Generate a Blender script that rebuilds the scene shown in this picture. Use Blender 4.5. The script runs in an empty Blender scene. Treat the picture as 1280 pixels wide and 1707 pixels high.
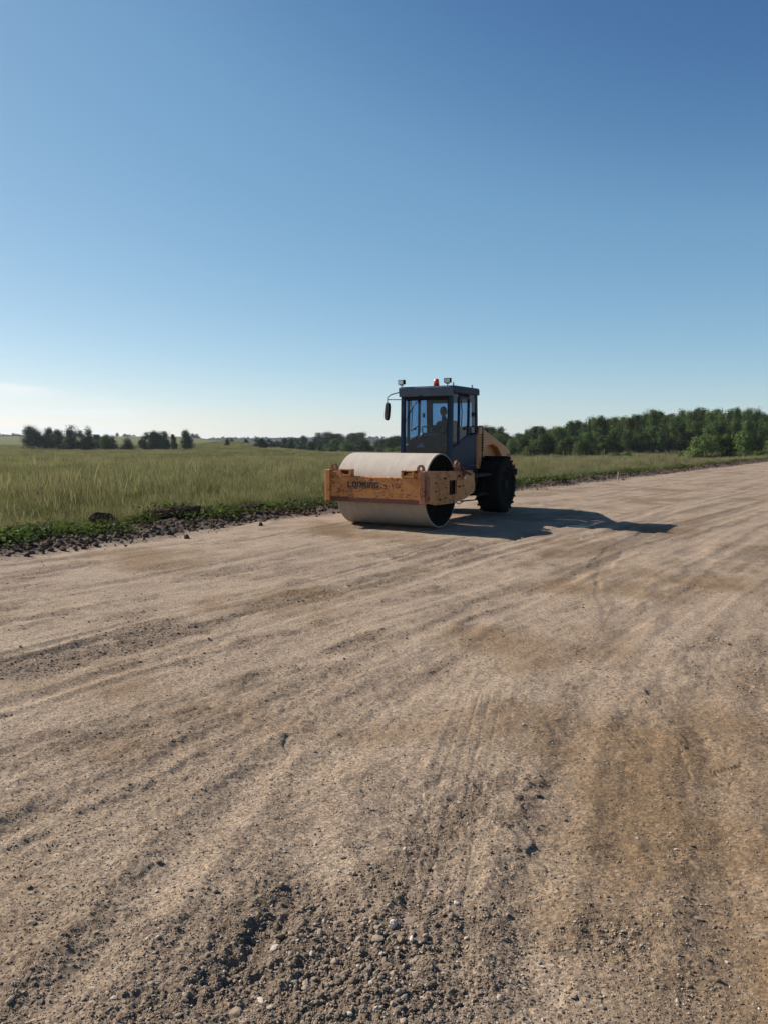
import bpy, bmesh, math, random
import numpy as np
from mathutils import Vector, Matrix, Euler
R = math.radians
sc = bpy.context.scene
COL = sc.collection

# ------------------------------------------------------------------ camera, sky, sun, exposure
CAM_H = 1.86
PITCH = R(5.47)
cam = bpy.data.cameras.new('camera')
cam.sensor_fit = 'VERTICAL'; cam.sensor_height = 36.0; cam.lens = 27.0
cam.clip_start = 0.05; cam.clip_end = 20000
cam_o = bpy.data.objects.new('camera', cam); COL.objects.link(cam_o)
cam_o.location = (0, 0, CAM_H); cam_o.rotation_euler = (R(90) - PITCH, 0, 0)
sc.camera = cam_o

SUN_EL = R(33.6)
SUN_H = Vector((-1.337, 0.686)).normalized()          # ground direction towards the sun
SUN_DIR = Vector((SUN_H.x * math.cos(SUN_EL), SUN_H.y * math.cos(SUN_EL), math.sin(SUN_EL)))
sun = bpy.data.lights.new('sun', 'SUN'); sun.energy = 5.0; sun.angle = R(0.5); sun.color = (1.0, 0.93, 0.84)
sun_o = bpy.data.objects.new('sun', sun); COL.objects.link(sun_o)
sun_o.location = (-30, 20, 30)
sun_o.rotation_euler = (-SUN_DIR).to_track_quat('-Z', 'Y').to_euler()

world = bpy.data.worlds.new('World'); sc.world = world; world.use_nodes = True
wt = world.node_tree; wt.nodes.clear()
w_out = wt.nodes.new('ShaderNodeOutputWorld'); w_bg = wt.nodes.new('ShaderNodeBackground')
w_sky = wt.nodes.new('ShaderNodeTexSky'); w_sky.sky_type = 'NISHITA'; w_sky.sun_disc = False
w_sky.sun_elevation = SUN_EL; w_sky.sun_rotation = math.atan2(SUN_H.x, SUN_H.y)
w_sky.altitude = 0; w_sky.air_density = 0.7; w_sky.dust_density = 0.3; w_sky.ozone_density = 2.0
w_bg.inputs['Strength'].default_value = 0.05
# the camera's colour response for the sky: one power and gain per channel
w_sc = wt.nodes.new('ShaderNodeSeparateColor'); w_cc = wt.nodes.new('ShaderNodeCombineColor'); wt.links.new(w_sky.outputs[0], w_sc.inputs[0])
w_lo = wt.nodes.new('ShaderNodeMapRange'); w_lo.interpolation_type = 'SMOOTHSTEP'; w_lo.inputs['From Min'].default_value = 1.2; w_lo.inputs['From Max'].default_value = 2.45
wt.links.new(w_sc.outputs[1], w_lo.inputs['Value'])            # the deep blue away from the sun
for ch_, (g_, k_, lo_) in enumerate(((.98, 1.36, .54), (.74, 2.10, .60), (.60, 2.74, .78))):
    p_ = wt.nodes.new('ShaderNodeMath'); p_.operation = 'POWER'; p_.inputs[1].default_value = g_; wt.links.new(w_sc.outputs[ch_], p_.inputs[0])
    q_ = wt.nodes.new('ShaderNodeMath'); q_.operation = 'MULTIPLY'; q_.inputs[1].default_value = k_; wt.links.new(p_.outputs[0], q_.inputs[0])
    l_ = wt.nodes.new('ShaderNodeMath'); l_.operation = 'MULTIPLY_ADD'; l_.inputs[1].default_value = 1 - lo_; l_.inputs[2].default_value = lo_; wt.links.new(w_lo.outputs[0], l_.inputs[0])
    f_ = wt.nodes.new('ShaderNodeMath'); f_.operation = 'MULTIPLY'; wt.links.new(q_.outputs[0], f_.inputs[0]); wt.links.new(l_.outputs[0], f_.inputs[1])
    wt.links.new(f_.outputs[0], w_cc.inputs[ch_])
# thin cloud veils low in the sky, laid out by direction
w_tc = wt.nodes.new('ShaderNodeTexCoord'); w_sep = wt.nodes.new('ShaderNodeSeparateXYZ')
wt.links.new(w_tc.outputs['Generated'], w_sep.inputs[0])
def wmath(op, a, b=None, c=None):
    n = wt.nodes.new('ShaderNodeMath'); n.operation = op
    for i, v in enumerate((a, b, c)):
        if v is None: continue
        if isinstance(v, (int, float)): n.inputs[i].default_value = v
        else: wt.links.new(v, n.inputs[i])
    return n.outputs[0]
def wramp(v, lo, hi):
    n = wt.nodes.new('ShaderNodeMapRange'); n.interpolation_type = 'SMOOTHSTEP'
    n.inputs['From Min'].default_value = lo; n.inputs['From Max'].default_value = hi
    wt.links.new(v, n.inputs['Value']); return n.outputs[0]
w_map = wt.nodes.new('ShaderNodeMapping'); w_map.inputs['Scale'].default_value = (2.0, 2.0, 34)
wt.links.new(w_tc.outputs['Generated'], w_map.inputs[0])
w_n = wt.nodes.new('ShaderNodeTexNoise'); w_n.inputs['Scale'].default_value = 2.3; w_n.inputs['Detail'].default_value = 7
w_n.inputs['Distortion'].default_value = 0.6
wt.links.new(w_map.outputs[0], w_n.inputs['Vector'])
az = wmath('ARCTAN2', w_sep.outputs[0], w_sep.outputs[1])          # 0 = ahead, negative = left
side = wmath('SUBTRACT', 1.0, wramp(az, -0.46, -0.17))
top = wmath('MULTIPLY_ADD', az, -0.115, 0.012)                     # the veil's upper edge falls to the right
vz = wmath('SUBTRACT', w_sep.outputs[2], top)
band = wmath('SUBTRACT', 1.0, wramp(vz, -0.004, 0.003))
cl = wmath('MULTIPLY', wmath('MULTIPLY', side, band), wmath('MULTIPLY_ADD', wramp(w_n.outputs[0], 0.40, 0.60), .8, .2))
cl = wmath('MULTIPLY', cl, 0.85)
w_mix = wt.nodes.new('ShaderNodeMix'); w_mix.data_type = 'RGBA'
wt.links.new(cl, w_mix.inputs['Factor']); wt.links.new(w_cc.outputs[0], w_mix.inputs['A'])
w_mix.inputs['B'].default_value = (10.1, 10.7, 11.0, 1)
wt.links.new(w_mix.outputs['Result'], w_bg.inputs['Color'])
wt.links.new(w_bg.outputs[0], w_out.inputs['Surface'])

sc.view_settings.view_transform = 'Standard'; sc.view_settings.look = 'None'
sc.view_settings.exposure = 0.80; sc.view_settings.gamma = 1.0
sc.cycles.max_bounces = 8; sc.cycles.transparent_max_bounces = 12; sc.cycles.volume_bounces = 0

# ------------------------------------------------------------------ helpers
rng = np.random.default_rng(7)
random.seed(7)

def pix(px, py, z=0.0):
    """photo pixel -> point on the plane at height z"""
    dx = (px - 640) / 1280.0; dv = (853.5 - py) / 1280.0
    d = Vector((dx, math.cos(PITCH) + dv * math.sin(PITCH), -math.sin(PITCH) + dv * math.cos(PITCH)))
    t = (z - CAM_H) / d.z
    return Vector((d.x * t, d.y * t, z))

def tag(o, label=None, cat=None, group=None, kind=None):
    if label: o['label'] = label
    if cat: o['category'] = cat
    if group: o['group'] = group
    if kind: o['kind'] = kind
    return o

def empty(name, loc=(0, 0, 0), rotz=0):
    o = bpy.data.objects.new(name, None); COL.objects.link(o)
    o.location = loc; o.rotation_euler = (0, 0, rotz); o.empty_display_size = 0.2
    return o

def mesh_np(name, V, F, mat=None, smooth=False, attrs=None, parent=None, link=True):
    """V (n,3) array; F (m,k) array (k = 3 or 4)"""
    me = bpy.data.meshes.new(name)
    V = np.ascontiguousarray(V, dtype=np.float32); F = np.ascontiguousarray(F, dtype=np.int32)
    me.vertices.add(len(V)); me.vertices.foreach_set('co', V.ravel())
    k = F.shape[1]
    me.loops.add(F.size); me.loops.foreach_set('vertex_index', F.ravel())
    me.polygons.add(len(F)); me.polygons.foreach_set('loop_start', np.arange(0, F.size, k, dtype=np.int32))
    me.polygons.foreach_set('loop_total', np.full(len(F), k, dtype=np.int32))
    me.polygons.foreach_set('use_smooth', np.full(len(F), smooth, dtype=bool))
    me.update(calc_edges=True)
    for an, av in (attrs or {}).items():
        a = me.attributes.new(an, 'FLOAT', 'POINT'); a.data.foreach_set('value', np.ascontiguousarray(av, dtype=np.float32))
    if mat: me.materials.append(mat)
    if not link: return me
    o = bpy.data.objects.new(name, me); COL.objects.link(o)
    if parent: o.parent = parent
    return o

class MB:
    """collects faces, then becomes ONE mesh object"""
    def __init__(s): s.v = []; s.f = []; s.sm = []
    def add(s, vs, fs, smooth=False):
        b = len(s.v); s.v += [tuple(v) for v in vs]
        s.f += [tuple(b + i for i in f) for f in fs]; s.sm += [smooth] * len(fs)
    def box(s, c, d, rot=None, taper=None):
        c = Vector(c); vs = []
        for z in (-.5, .5):
            k = taper if (taper and z > 0) else (1, 1)
            for x, y in ((-.5, -.5), (.5, -.5), (.5, .5), (-.5, .5)):
                p = Vector((x * d[0] * k[0], y * d[1] * k[1], z * d[2]))
                if rot: p = Euler(rot).to_matrix() @ p
                vs.append(c + p)
        s.add(vs, [(0, 3, 2, 1), (4, 5, 6, 7), (0, 1, 5, 4), (1, 2, 6, 5), (2, 3, 7, 6), (3, 0, 4, 7)])
    def b2(s, lo, hi):
        s.box([(a + b) / 2 for a, b in zip(lo, hi)], [abs(b - a) for a, b in zip(lo, hi)])
    def prism(s, prof, y0, y1, axis='y', m=None):
        """prof: 2-D outline; extruded from y0 to y1 along axis (y: points are x,z / x: points are y,z / z: points are x,y)"""
        n = len(prof)
        def P(a, b, t): return {'y': (a, t, b), 'x': (t, a, b), 'z': (a, b, t)}[axis]
        vs = [P(a, b, y0) for a, b in prof] + [P(a, b, y1) for a, b in prof]
        if m: vs = [m @ Vector(v) for v in vs]
        s.add(vs, [tuple(range(n)), tuple(range(2 * n - 1, n - 1, -1))] + [(i, i + n, (i + 1) % n + n, (i + 1) % n) for i in range(n)])
    def ringprism(s, outer, inner, y0, y1, axis='y'):
        """outline with a hole; outer and inner need equal point counts"""
        n = len(outer)
        def P(a, b, t): return {'y': (a, t, b), 'x': (t, a, b), 'z': (a, b, t)}[axis]
        vs = [P(a, b, y) for y in (y0, y1) for L in (outer, inner) for a, b in L]
        fs = []
        for i in range(n):
            j = (i + 1) % n
            fs += [(i, j, n + j, n + i), (2 * n + i, 3 * n + i, 3 * n + j, 2 * n + j), (i, 2 * n + i, 2 * n + j, j), (n + i, n + j, 3 * n + j, 3 * n + i)]
        s.add(vs, fs)
    def tube(s, pts, r, n=8, closed=False, cap=True):
        pts = [Vector(p) for p in pts]; rs = r if isinstance(r, (list, tuple)) else [r] * len(pts)
        rings = []; up = Vector((0.13, 0.21, 0.97))
        for i, p in enumerate(pts):
            a = pts[max(i - 1, 0)]; b = pts[min(i + 1, len(pts) - 1)]
            if closed: a = pts[i - 1]; b = pts[(i + 1) % len(pts)]
            t = (b - a).normalized()
            u = t.cross(up)
            if u.length < 0.05: u = t.cross(Vector((1, 0, 0)))
            u.normalize(); w = t.cross(u)
            rings.append([p + (u * math.cos(2 * math.pi * k / n) + w * math.sin(2 * math.pi * k / n)) * rs[i] for k in range(n)])
        vs = [v for g in rings for v in g]; fs = []
        m = len(rings)
        for i in range(m if closed else m - 1):
            j = (i + 1) % m
            for k in range(n): fs.append((i * n + k, i * n + (k + 1) % n, j * n + (k + 1) % n, j * n + k))
        if cap and not closed: fs += [tuple(reversed(range(n))), tuple(range((m - 1) * n, m * n))]
        s.add(vs, fs, True)
    def lathe(s, prof, n=32, axis='y', c=(0, 0, 0), closed=True, smooth=True, sx=1.0):
        """prof: (radius, position along axis)"""
        vs = []
        for r, t in prof:
            for k in range(n):
                a = 2 * math.pi * k / n; x, z = r * math.cos(a), r * math.sin(a)
                p = {'y': (x, t, z), 'x': (t, x, z), 'z': (x, z, t)}[axis]
                vs.append((p[0] + c[0], p[1] + c[1], p[2] + c[2]))
        m = len(prof); fs = []
        for i in range(m if closed else m - 1):
            j = (i + 1) % m
            for k in range(n): fs.append((i * n + k, i * n + (k + 1) % n, j * n + (k + 1) % n, j * n + k))
        s.add(vs, fs, smooth)
    def build(s, name, mat, parent=None, bevel=0, auto=None, loc=None):
        me = bpy.data.meshes.new(name); me.from_pydata(s.v, [], s.f)
        me.polygons.foreach_set('use_smooth', s.sm)
        bm = bmesh.new(); bm.from_mesh(me); bmesh.ops.recalc_face_normals(bm, faces=bm.faces); bm.to_mesh(me); bm.free()
        me.materials.append(mat); me.update()
        o = bpy.data.objects.new(name, me); COL.objects.link(o)
        if parent: o.parent = parent
        if loc: o.location = loc
        if bevel:
            md = o.modifiers.new('bevel', 'BEVEL'); md.width = bevel; md.segments = 2; md.limit_method = 'ANGLE'; md.angle_limit = R(40)
            md.harden_normals = False
        return o

def copy_tree(o, parent=None):
    c = o.copy(); COL.objects.link(c)
    if parent: c.parent = parent
    for ch in [k for k in bpy.data.objects if k.parent == o]: copy_tree(ch, c)
    return c

# ---- gradient noise on numpy arrays
def _h(ix, iy, seed):
    h = (ix.astype(np.int64) * 374761393 + iy.astype(np.int64) * 668265263 + seed * 974711) & 0xffffffff
    h = ((h ^ (h >> 13)) * 1274126177) & 0xffffffff
    h = (h ^ (h >> 16)) * 2246822519 & 0xffffffff
    return ((h ^ (h >> 15)) & 0xffff) / 65536.0
def gnoise(x, y, seed=0):
    ix = np.floor(x); iy = np.floor(y); fx = x - ix; fy = y - iy
    u = fx * fx * fx * (fx * (fx * 6 - 15) + 10); v = fy * fy * fy * (fy * (fy * 6 - 15) + 10)
    def g(dx, dy):
        a = _h(ix + dx, iy + dy, seed) * 6.2831853
        return np.cos(a) * (fx - dx) + np.sin(a) * (fy - dy)
    n = (g(0, 0) * (1 - u) + g(1, 0) * u) * (1 - v) + (g(0, 1) * (1 - u) + g(1, 1) * u) * v
    return n * 1.5
def fbm(x, y, seed=0, octv=4, gain=0.5, lac=2.03):
    a = 1.0; t = 0; s = 0
    for i in range(octv):
        s = s + a * gnoise(x, y, seed + i * 17); t += a; a *= gain; x = x * lac + 3.1; y = y * lac - 1.7
    return s / t
def worley(x, y, seed=0):
    ix = np.floor(x); iy = np.floor(y); d1 = np.full(x.shape, 9.0); d2 = d1.copy(); cid = np.zeros(x.shape)
    for dx in (-1, 0, 1):
        for dy in (-1, 0, 1):
            cx = ix + dx; cy = iy + dy
            px_ = cx + _h(cx, cy, seed); py_ = cy + _h(cx, cy, seed + 5)
            d = np.hypot(px_ - x, py_ - y)
            near = d < d1
            d2 = np.where(near, d1, np.minimum(d2, d)); cid = np.where(near, _h(cx, cy, seed + 9), cid); d1 = np.where(near, d, d1)
    return d1, d2, cid
def sstep(a, b, x):
    t = np.clip((x - a) / (b - a), 0, 1); return t * t * (3 - 2 * t)

# ---- materials
def newmat(name):
    m = bpy.data.materials.new(name); m.use_nodes = True; nt = m.node_tree
    b = nt.nodes['Principled BSDF']; return m, nt, b
def N(nt, t, **kw):
    n = nt.nodes.new(t)
    for k, v in kw.items():
        if k.startswith('_'): setattr(n, k[1:], v)
        else: n.inputs[k.replace('__', ' ')].default_value = v
    return n
def link(nt, a, b): nt.links.new(a, b)
def mixc(nt, f, a, b, blend='MIX'):
    n = nt.nodes.new('ShaderNodeMix'); n.data_type = 'RGBA'; n.blend_type = blend
    for key, v in (('Factor', f), ('A', a), ('B', b)):
        if isinstance(v, (int, float)): n.inputs[key].default_value = v
        elif isinstance(v, tuple): n.inputs[key].default_value = (*v[:3], 1)
        else: link(nt, v, n.inputs[key])
    return n.outputs['Result']
def rng_(nt, v, lo, hi, a=0.0, b=1.0):
    n = N(nt, 'ShaderNodeMapRange'); n.inputs[1].default_value = lo; n.inputs[2].default_value = hi; n.inputs[3].default_value = a; n.inputs[4].default_value = b
    link(nt, v, n.inputs[0]); return n.outputs[0]
def mth(nt, op, a, b=None):
    n = nt.nodes.new('ShaderNodeMath'); n.operation = op
    for i, v in enumerate((a, b)):
        if v is None: continue
        if isinstance(v, (int, float)): n.inputs[i].default_value = v
        else: link(nt, v, n.inputs[i])
    return n.outputs[0]
def noise(nt, scale, detail=5, rough=0.55, vec=None, dist=0.0):
    n = N(nt, 'ShaderNodeTexNoise', Scale=scale, Detail=detail, Roughness=rough, Distortion=dist)
    if vec is not None: link(nt, vec, n.inputs['Vector'])
    return n.outputs[0]
def attr(nt, name):
    n = nt.nodes.new('ShaderNodeAttribute'); n.attribute_name = name; return n.outputs['Fac']
def objco(nt): return nt.nodes.new('ShaderNodeTexCoord').outputs['Object']
def wpos(nt): return nt.nodes.new('ShaderNodeNewGeometry').outputs['Position']
def bump(nt, b, h, strength, dist):
    n = N(nt, 'ShaderNodeBump', Strength=strength, Distance=dist); link(nt, h, n.inputs['Height']); link(nt, n.outputs[0], b.inputs['Normal'])

def simple(name, col, rough=0.6, metal=0.0, var=0.15, scale=6.0, dirt=None, dirt_amt=0.5, bmp=0.0, bscale=60, spec=0.3):
    m, nt, b = newmat(name); co = objco(nt)
    n = noise(nt, scale, 6, 0.6, co)
    c = mixc(nt, rng_(nt, n, 0.3, 0.7), tuple(x * (1 - var) for x in col), tuple(min(1, x * (1 + var)) for x in col))
    if dirt:
        n2 = noise(nt, scale * 1.9, 8, 0.7, co)
        c = mixc(nt, rng_(nt, n2, 0.62 - 0.25 * dirt_amt, 0.75, 0, 0.9), c, dirt)
    link(nt, c, b.inputs['Base Color']); b.inputs['Metallic'].default_value = metal
    link(nt, rng_(nt, n, 0.3, 0.7, rough * 0.85, min(1, rough * 1.15)), b.inputs['Roughness'])
    b.inputs['Specular IOR Level'].default_value = spec
    if bmp: bump(nt, b, noise(nt, bscale, 4, 0.6, co), 0.5, bmp)
    return m
M = {}

# ------------------------------------------------------------------ terrain
EDGE = np.array([(-5.95 - .534 * 60, 11.9 - .845 * 60), (-5.95, 11.9), (-1.5, 19.0), (4.6, 27.2), (13, 38.2), (30, 60.7), (60, 100), (300, 415), (1500, 1990)], float)
def polydist(x, y, P):
    """signed distance to a polyline (+ on its left side) and arc length"""
    best = np.full(x.shape, 1e18); sg = np.zeros(x.shape); al = np.zeros(x.shape); acc = 0.0
    for i in range(len(P) - 1):
        a = P[i]; d = P[i + 1] - a; L = math.hypot(*d); d = d / L
        t = np.clip((x - a[0]) * d[0] + (y - a[1]) * d[1], 0, L)
        dx = x - a[0] - t * d[0]; dy = y - a[1] - t * d[1]; q = dx * dx + dy * dy
        c = d[0] * (y - a[1]) - d[1] * (x - a[0])
        m = q < best
        best = np.where(m, q, best); sg = np.where(m, np.sign(c), sg); al = np.where(m, acc + t, al); acc += L
    return np.sqrt(best) * np.where(sg == 0, 1, sg), al

RR = np.array([0, 15, 60, 120, 200, 300, 500, 800, 1500, 3000, 7000], float)
AA = np.array([-180, -40, -15, -11, -8, -4, 3, 10, 27, 50, 180], float)
L_ = [0, 0, -.3, -.9, -1.35, -1.0, .8, 3.9, -12, -20, -40]
ZT = np.array([L_, L_, L_,
    [0, 0, -.3, -.6, -.2, .45, .2, -2, -8, -12, -40],
    [0, 0, -.3, -.8, -1.1, -2, -4, -6, -8, -12, -40],
    [0, 0, -.35, -.9, -1.8, -3, -5, -6, -8, -12, -40],
    [0, 0, -.35, -.9, -1.8, -3, -5, -6, -8, -12, -40],
    [0, 0, -.35, -.85, -1.5, -2, -4, -6, -8, -12, -40],
    [0, 0, -.2, -.8, -1.2, -2, -3, -4, -8, -12, -40],
    [0, 0, 0, -.3, -1, -2, -3, -4, -8, -12, -40], L_], float)
def lut(x, y):
    r = np.hypot(x, y); a = np.degrees(np.arctan2(x, y))
    ri = np.clip(np.searchsorted(RR, r, side='right') - 1, 0, len(RR) - 2); rt = np.clip((r - RR[ri]) / (RR[ri + 1] - RR[ri]), 0, 1)
    rt = 0.5 * rt + 0.5 * rt * rt * (3 - 2 * rt)
    ai = np.clip(np.searchsorted(AA, a, side='right') - 1, 0, len(AA) - 2); at = np.clip((a - AA[ai]) / (AA[ai + 1] - AA[ai]), 0, 1)
    at = at * at * (3 - 2 * at)
    return (ZT[ai, ri] * (1 - at) + ZT[ai + 1, ri] * at) * (1 - rt) + (ZT[ai, ri + 1] * (1 - at) + ZT[ai + 1, ri + 1] * at) * rt
def macro(x, y, s=None):
    """broad ground height; s = distance beyond the road edge"""
    if s is None: s, _ = polydist(x, y, EDGE)
    off = sstep(0.5, 12, s)
    far = sstep(120, 400, np.hypot(x, y))
    z = lut(x, y) * np.maximum(off, far) - 0.30 * sstep(1.2, 5, s) * (1 - far)
    z = z + 0.10 * fbm(x / 9, y / 9, 3, 3) * sstep(1, 8, s) + 0.5 * fbm(x / 70, y / 70, 5, 3) * sstep(20, 90, s) * (1 - 0.4 * far)
    return z
def berm(x, y, s, al):
    """the ridge of scraped-off soil along the road edge"""
    m = 0.55 + 0.9 * fbm(al / 1.7, al * 0 + 2.5, 31, 3); c = 0.62 + 0.30 * fbm(al / 2.6, al * 0 + 9.5, 33, 2)
    h = 0.19 * np.clip(m, 0.12, 1.5) * np.exp(-((s - c) / 0.33) ** 2)
    h += 0.085 * np.clip(0.4 + 1.2 * fbm(al / 1.1, al * 0 + 4.5, 37, 3), 0, 1.6) * np.exp(-((s - c - 0.75) / 0.4) ** 2)
    h += 0.035 * np.clip(0.3 + fbm(al / 0.9, al * 0, 39, 2), 0, 1) * np.exp(-((s + 0.12) / 0.16) ** 2)
    return h

# wheel ruts and drum marks on the gravel, drawn where they run on the ground: (points, half width, depth, kind)
def PL(*p): return np.array([tuple(pix(*q).xy) for q in p])
TRK = [
  (PL((-260, 1155), (0, 1108), (170, 1070), (330, 1045), (480, 1008), (640, 960), (800, 912), (1000, 862)), .10, -.030, 'scar'),
  (PL((-200, 1130), (60, 1082), (250, 1033), (470, 985), (640, 937), (790, 893)), .045, -.016, 'line'),
  (PL((-300, 1260), (0, 1178), (300, 1090), (560, 1008), (760, 945), (980, 882), (1280, 806)), .07, -.018, 'line'),
  (PL((-300, 1080), (0, 1010), (300, 950), (540, 905)), .09, -.020, 'scar'),
  (PL((40, 1760), (230, 1500), (420, 1300), (620, 1150), (830, 1020), (1060, 915), (1280, 846)), .08, -.015, 'line'),
  (PL((-300, 1520), (0, 1400), (250, 1270), (520, 1140), (800, 1010)), .07, -.014, 'line'),
  (PL((880, 1760), (900, 1480), (950, 1250), (1010, 1100), (1100, 980), (1280, 880)), .08, -.012, 'line'),
  (PL((1240, 1760), (1180, 1400), (1180, 1180), (1230, 1040), (1330, 940)), .10, -.012, 'line'),
  (PL((900, 862), (1080, 826), (1280, 795)), .07, -.020, 'line'),
  (PL((940, 905), (1120, 858), (1290, 822)), .09, -.018, 'scar'),
  (PL((-100, 1020), (200, 975), (450, 930), (620, 892)), .12, .014, 'line'),
  (PL((-100, 985), (250, 925), (420, 900), (600, 868)), .05, -.020, 'line'),
  (PL((880, 843), (1000, 827), (1130, 806), (1280, 785)), .10, -.03, 'line'),
  (PL((1000, 944), (1030, 912), (1080, 885), (1150, 872), (1280, 836)), .17, -.028, 'rut'),
  (PL((1003, 1030), (994, 985), (1001, 945)), .03, -.006, 'line'),
  (PL((870, 930), (960, 900), (1120, 845), (1280, 812)), .12, .02, 'line'),
  (PL((690, 1760), (725, 1480), (770, 1290), (815, 1130)), .17, -.012, 'tyre'),
  (PL((610, 1700), (560, 1560), (500, 1430), (520, 1330), (610, 1210), (700, 1110)), .10, -.010, 'line'),
  (PL((-150, 1420), (60, 1395), (210, 1335), (330, 1265), (450, 1190), (600, 1100)), .16, -.018, 'scar'),
  (PL((-100, 1300), (100, 1245), (330, 1185), (520, 1105)), .16, -.016, 'scar'),
  (PL((350, 1760), (420, 1590), (480, 1500), (560, 1440)), .10, -.02, 'scar'),
  (PL((1400, 1240), (1180, 1200), (1060, 1100), (1030, 1000), (1080, 940)), .14, -.010, 'line'),
  (PL((1290, 1000), (1150, 930), (1180, 890), (1300, 862)), .15, -.012, 'line'),
]
def road_detail(x, y, r, dr):
    """height, looseness, tint of the gravel"""
    # streak coordinates follow the sweep of the traffic
    q_ = y - 6.0; ramp = np.where(q_ > 6, 0, -np.log1p(np.exp(-np.clip(q_, -30, 30) * 1.5)) / 1.5)
    u = x - .76 * y + .58 * sstep(-2.4, 2.4, x) * ramp; v_ = x * .6 + y * .8
    loose = fbm(u * 1.35, v_ * 0.10, 11, 3) * 0.80 + fbm(u * 4.2, v_ * .28, 16, 3) * .42 + fbm(x * 0.7, y * 0.7, 12, 4) * 0.60 + 0.35 * fbm(x * 3.1, y * 3.1, 13, 3)
    loose = sstep(-0.12, 0.38, loose - .02 - .19 * sstep(6.0, 3.0, np.hypot(x, y)))
    z = 0.030 * fbm(x * 0.33, y * 0.33, 14, 3) + 0.012 * fbm(u * 2.2, v_ * 0.12, 15, 3) + 0.005 * fbm(u * 8, v_ * .35, 17, 2)
    for P, w, dep, kind in TRK:
        lo = P.min(0) - 1; hi = P.max(0) + 1
        m = (x > lo[0]) & (x < hi[0]) & (y > lo[1]) & (y < hi[1])
        if not m.any(): continue
        xs = x[m]; ys = y[m]
        wob = 0.10 * fbm(xs * .9, ys * .9, 21, 3)
        s, al = polydist(xs, ys, P)
        tot = np.hypot(*np.diff(P, axis=0).T).sum()
        fade = sstep(0, 0.4, al) * sstep(0, 0.4, tot - al) * np.clip(0.6 + 1.0 * fbm(al * 0.5, al * 0 + w * 9, 22, 3), 0.25, 1)
        s = s + wob
        zz = z[m]; ll = loose[m]
        g = np.exp(-(s / w) ** 2)
        if kind == 'tyre':
            s = s - wob; fade = (.35 + .6 * fade) * sstep(0, .8, tot - al)
            z1 = -0.005 * sstep(w * 1.1, w, np.abs(s)) * fade
            for q in (-.12, -.045, .035, .11): z1 = z1 - 0.0065 * np.exp(-((s - q) / 0.011) ** 2) * fade
            z1 = z1 + 0.005 * np.exp(-((np.abs(s) - w * 1.15) / 0.03) ** 2) * fade
            ll = np.clip(ll + 0.35 * g * fade, 0, 1)
        elif kind == 'line':
            z1 = dep * (g - 0.8 * np.exp(-((np.abs(s) - w * 2.0) / (w * .7)) ** 2)) * fade
            ll = np.clip(ll * (1 - 0.7 * g) + 0.35 * np.exp(-((s - w * 2.0) / (w * 1.3)) ** 2) * fade, 0, 1)
        elif kind == 'rut':
            z1 = dep * sstep(w * 1.15, w * .8, np.abs(s)) * np.maximum(fade, .5); ll = np.clip(ll + 0.8 * sstep(w * 1.2, w, np.abs(s)) * np.maximum(fade, .5), 0, 1)
        else:
            rg = fbm(xs * 6, ys * 6, 23, 4)
            z1 = dep * sstep(-.2, .3, rg + 0.2) * g * 1.3 * fade + 0.5 * abs(dep) * np.exp(-((s + w * 1.5) / (w * .7)) ** 2) * fade
            ll = np.clip(ll + 0.9 * np.exp(-(s / (w * 2.0)) ** 2) * fade, 0, 1)
        z[m] = zz + z1; loose[m] = ll
    # heap of loose stones at the feet of the camera
    hp = pix(598, 1600); q = np.hypot((x - hp.x) / .24, (y - hp.y) / .36) * (1 + .35 * fbm(x * 4, y * 4, 57, 2)); heap = np.exp(-q ** 2 * 1.2)
    z += 0.012 * heap; loose = np.clip(loose + 0.8 * heap, 0, 1)
    # lumps, broken up by how fine the mesh is there
    def k(wl): return np.clip(wl / (dr * 3.0) - 0.35, 0, 1)
    d1, d2, cid = worley(x * 4.2 + .3 * gnoise(x * 5, y * 5, 41), y * 4.2 + .3 * gnoise(x * 5, y * 5, 42), 43)
    plate = sstep(0.0, 0.35, fbm(x * .9, y * .9, 44, 2) + .05)
    z += 0.003 * (sstep(0.0, 0.14, d2 - d1) - 1) * plate * k(.06) + 0.011 * (cid - .5) * plate * k(.1) + 0.014 * fbm(x * 2.3, y * 2.3, 58, 3) * k(.3) + 0.010 * fbm(x * 9, y * 9, 59, 3) * sstep(.0, .5, fbm(x * .8, y * .8, 60, 2) + .2) * k(.11)
    rough = 0.35 + 0.65 * loose
    z += 0.015 * fbm(x * 5.5, y * 5.5, 45, 3) * rough * k(.18) + 0.010 * fbm(u * 6, v_ * 1.4, 55, 3) * rough * k(.2)
    z += 0.0080 * gnoise(x * 17, y * 17, 46) * (.30 + loose) * k(.06)
    z += 0.0062 * gnoise(x * 39, y * 39, 47) * (0.35 + loose) * k(.026)
    a1, a2, _ = worley(x * 26, y * 26, 48)
    z += 0.010 * np.clip(0.5 - a1, 0, 1) * loose ** 1.5 * k(.04)
    b1, _, bc = worley(x * 52, y * 52, 49)
    z += 0.007 * np.clip(0.55 - b1, 0, 1) * (0.15 + loose ** 1.3) * (bc > .5) * k(.02)
    tint = fbm(x * 0.45 + 7, y * 0.45, 51, 4) + .36 * sstep(.2, 2.2, x - .12 * y) * sstep(11, 5, y)
    return z, loose, tint, heap

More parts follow.
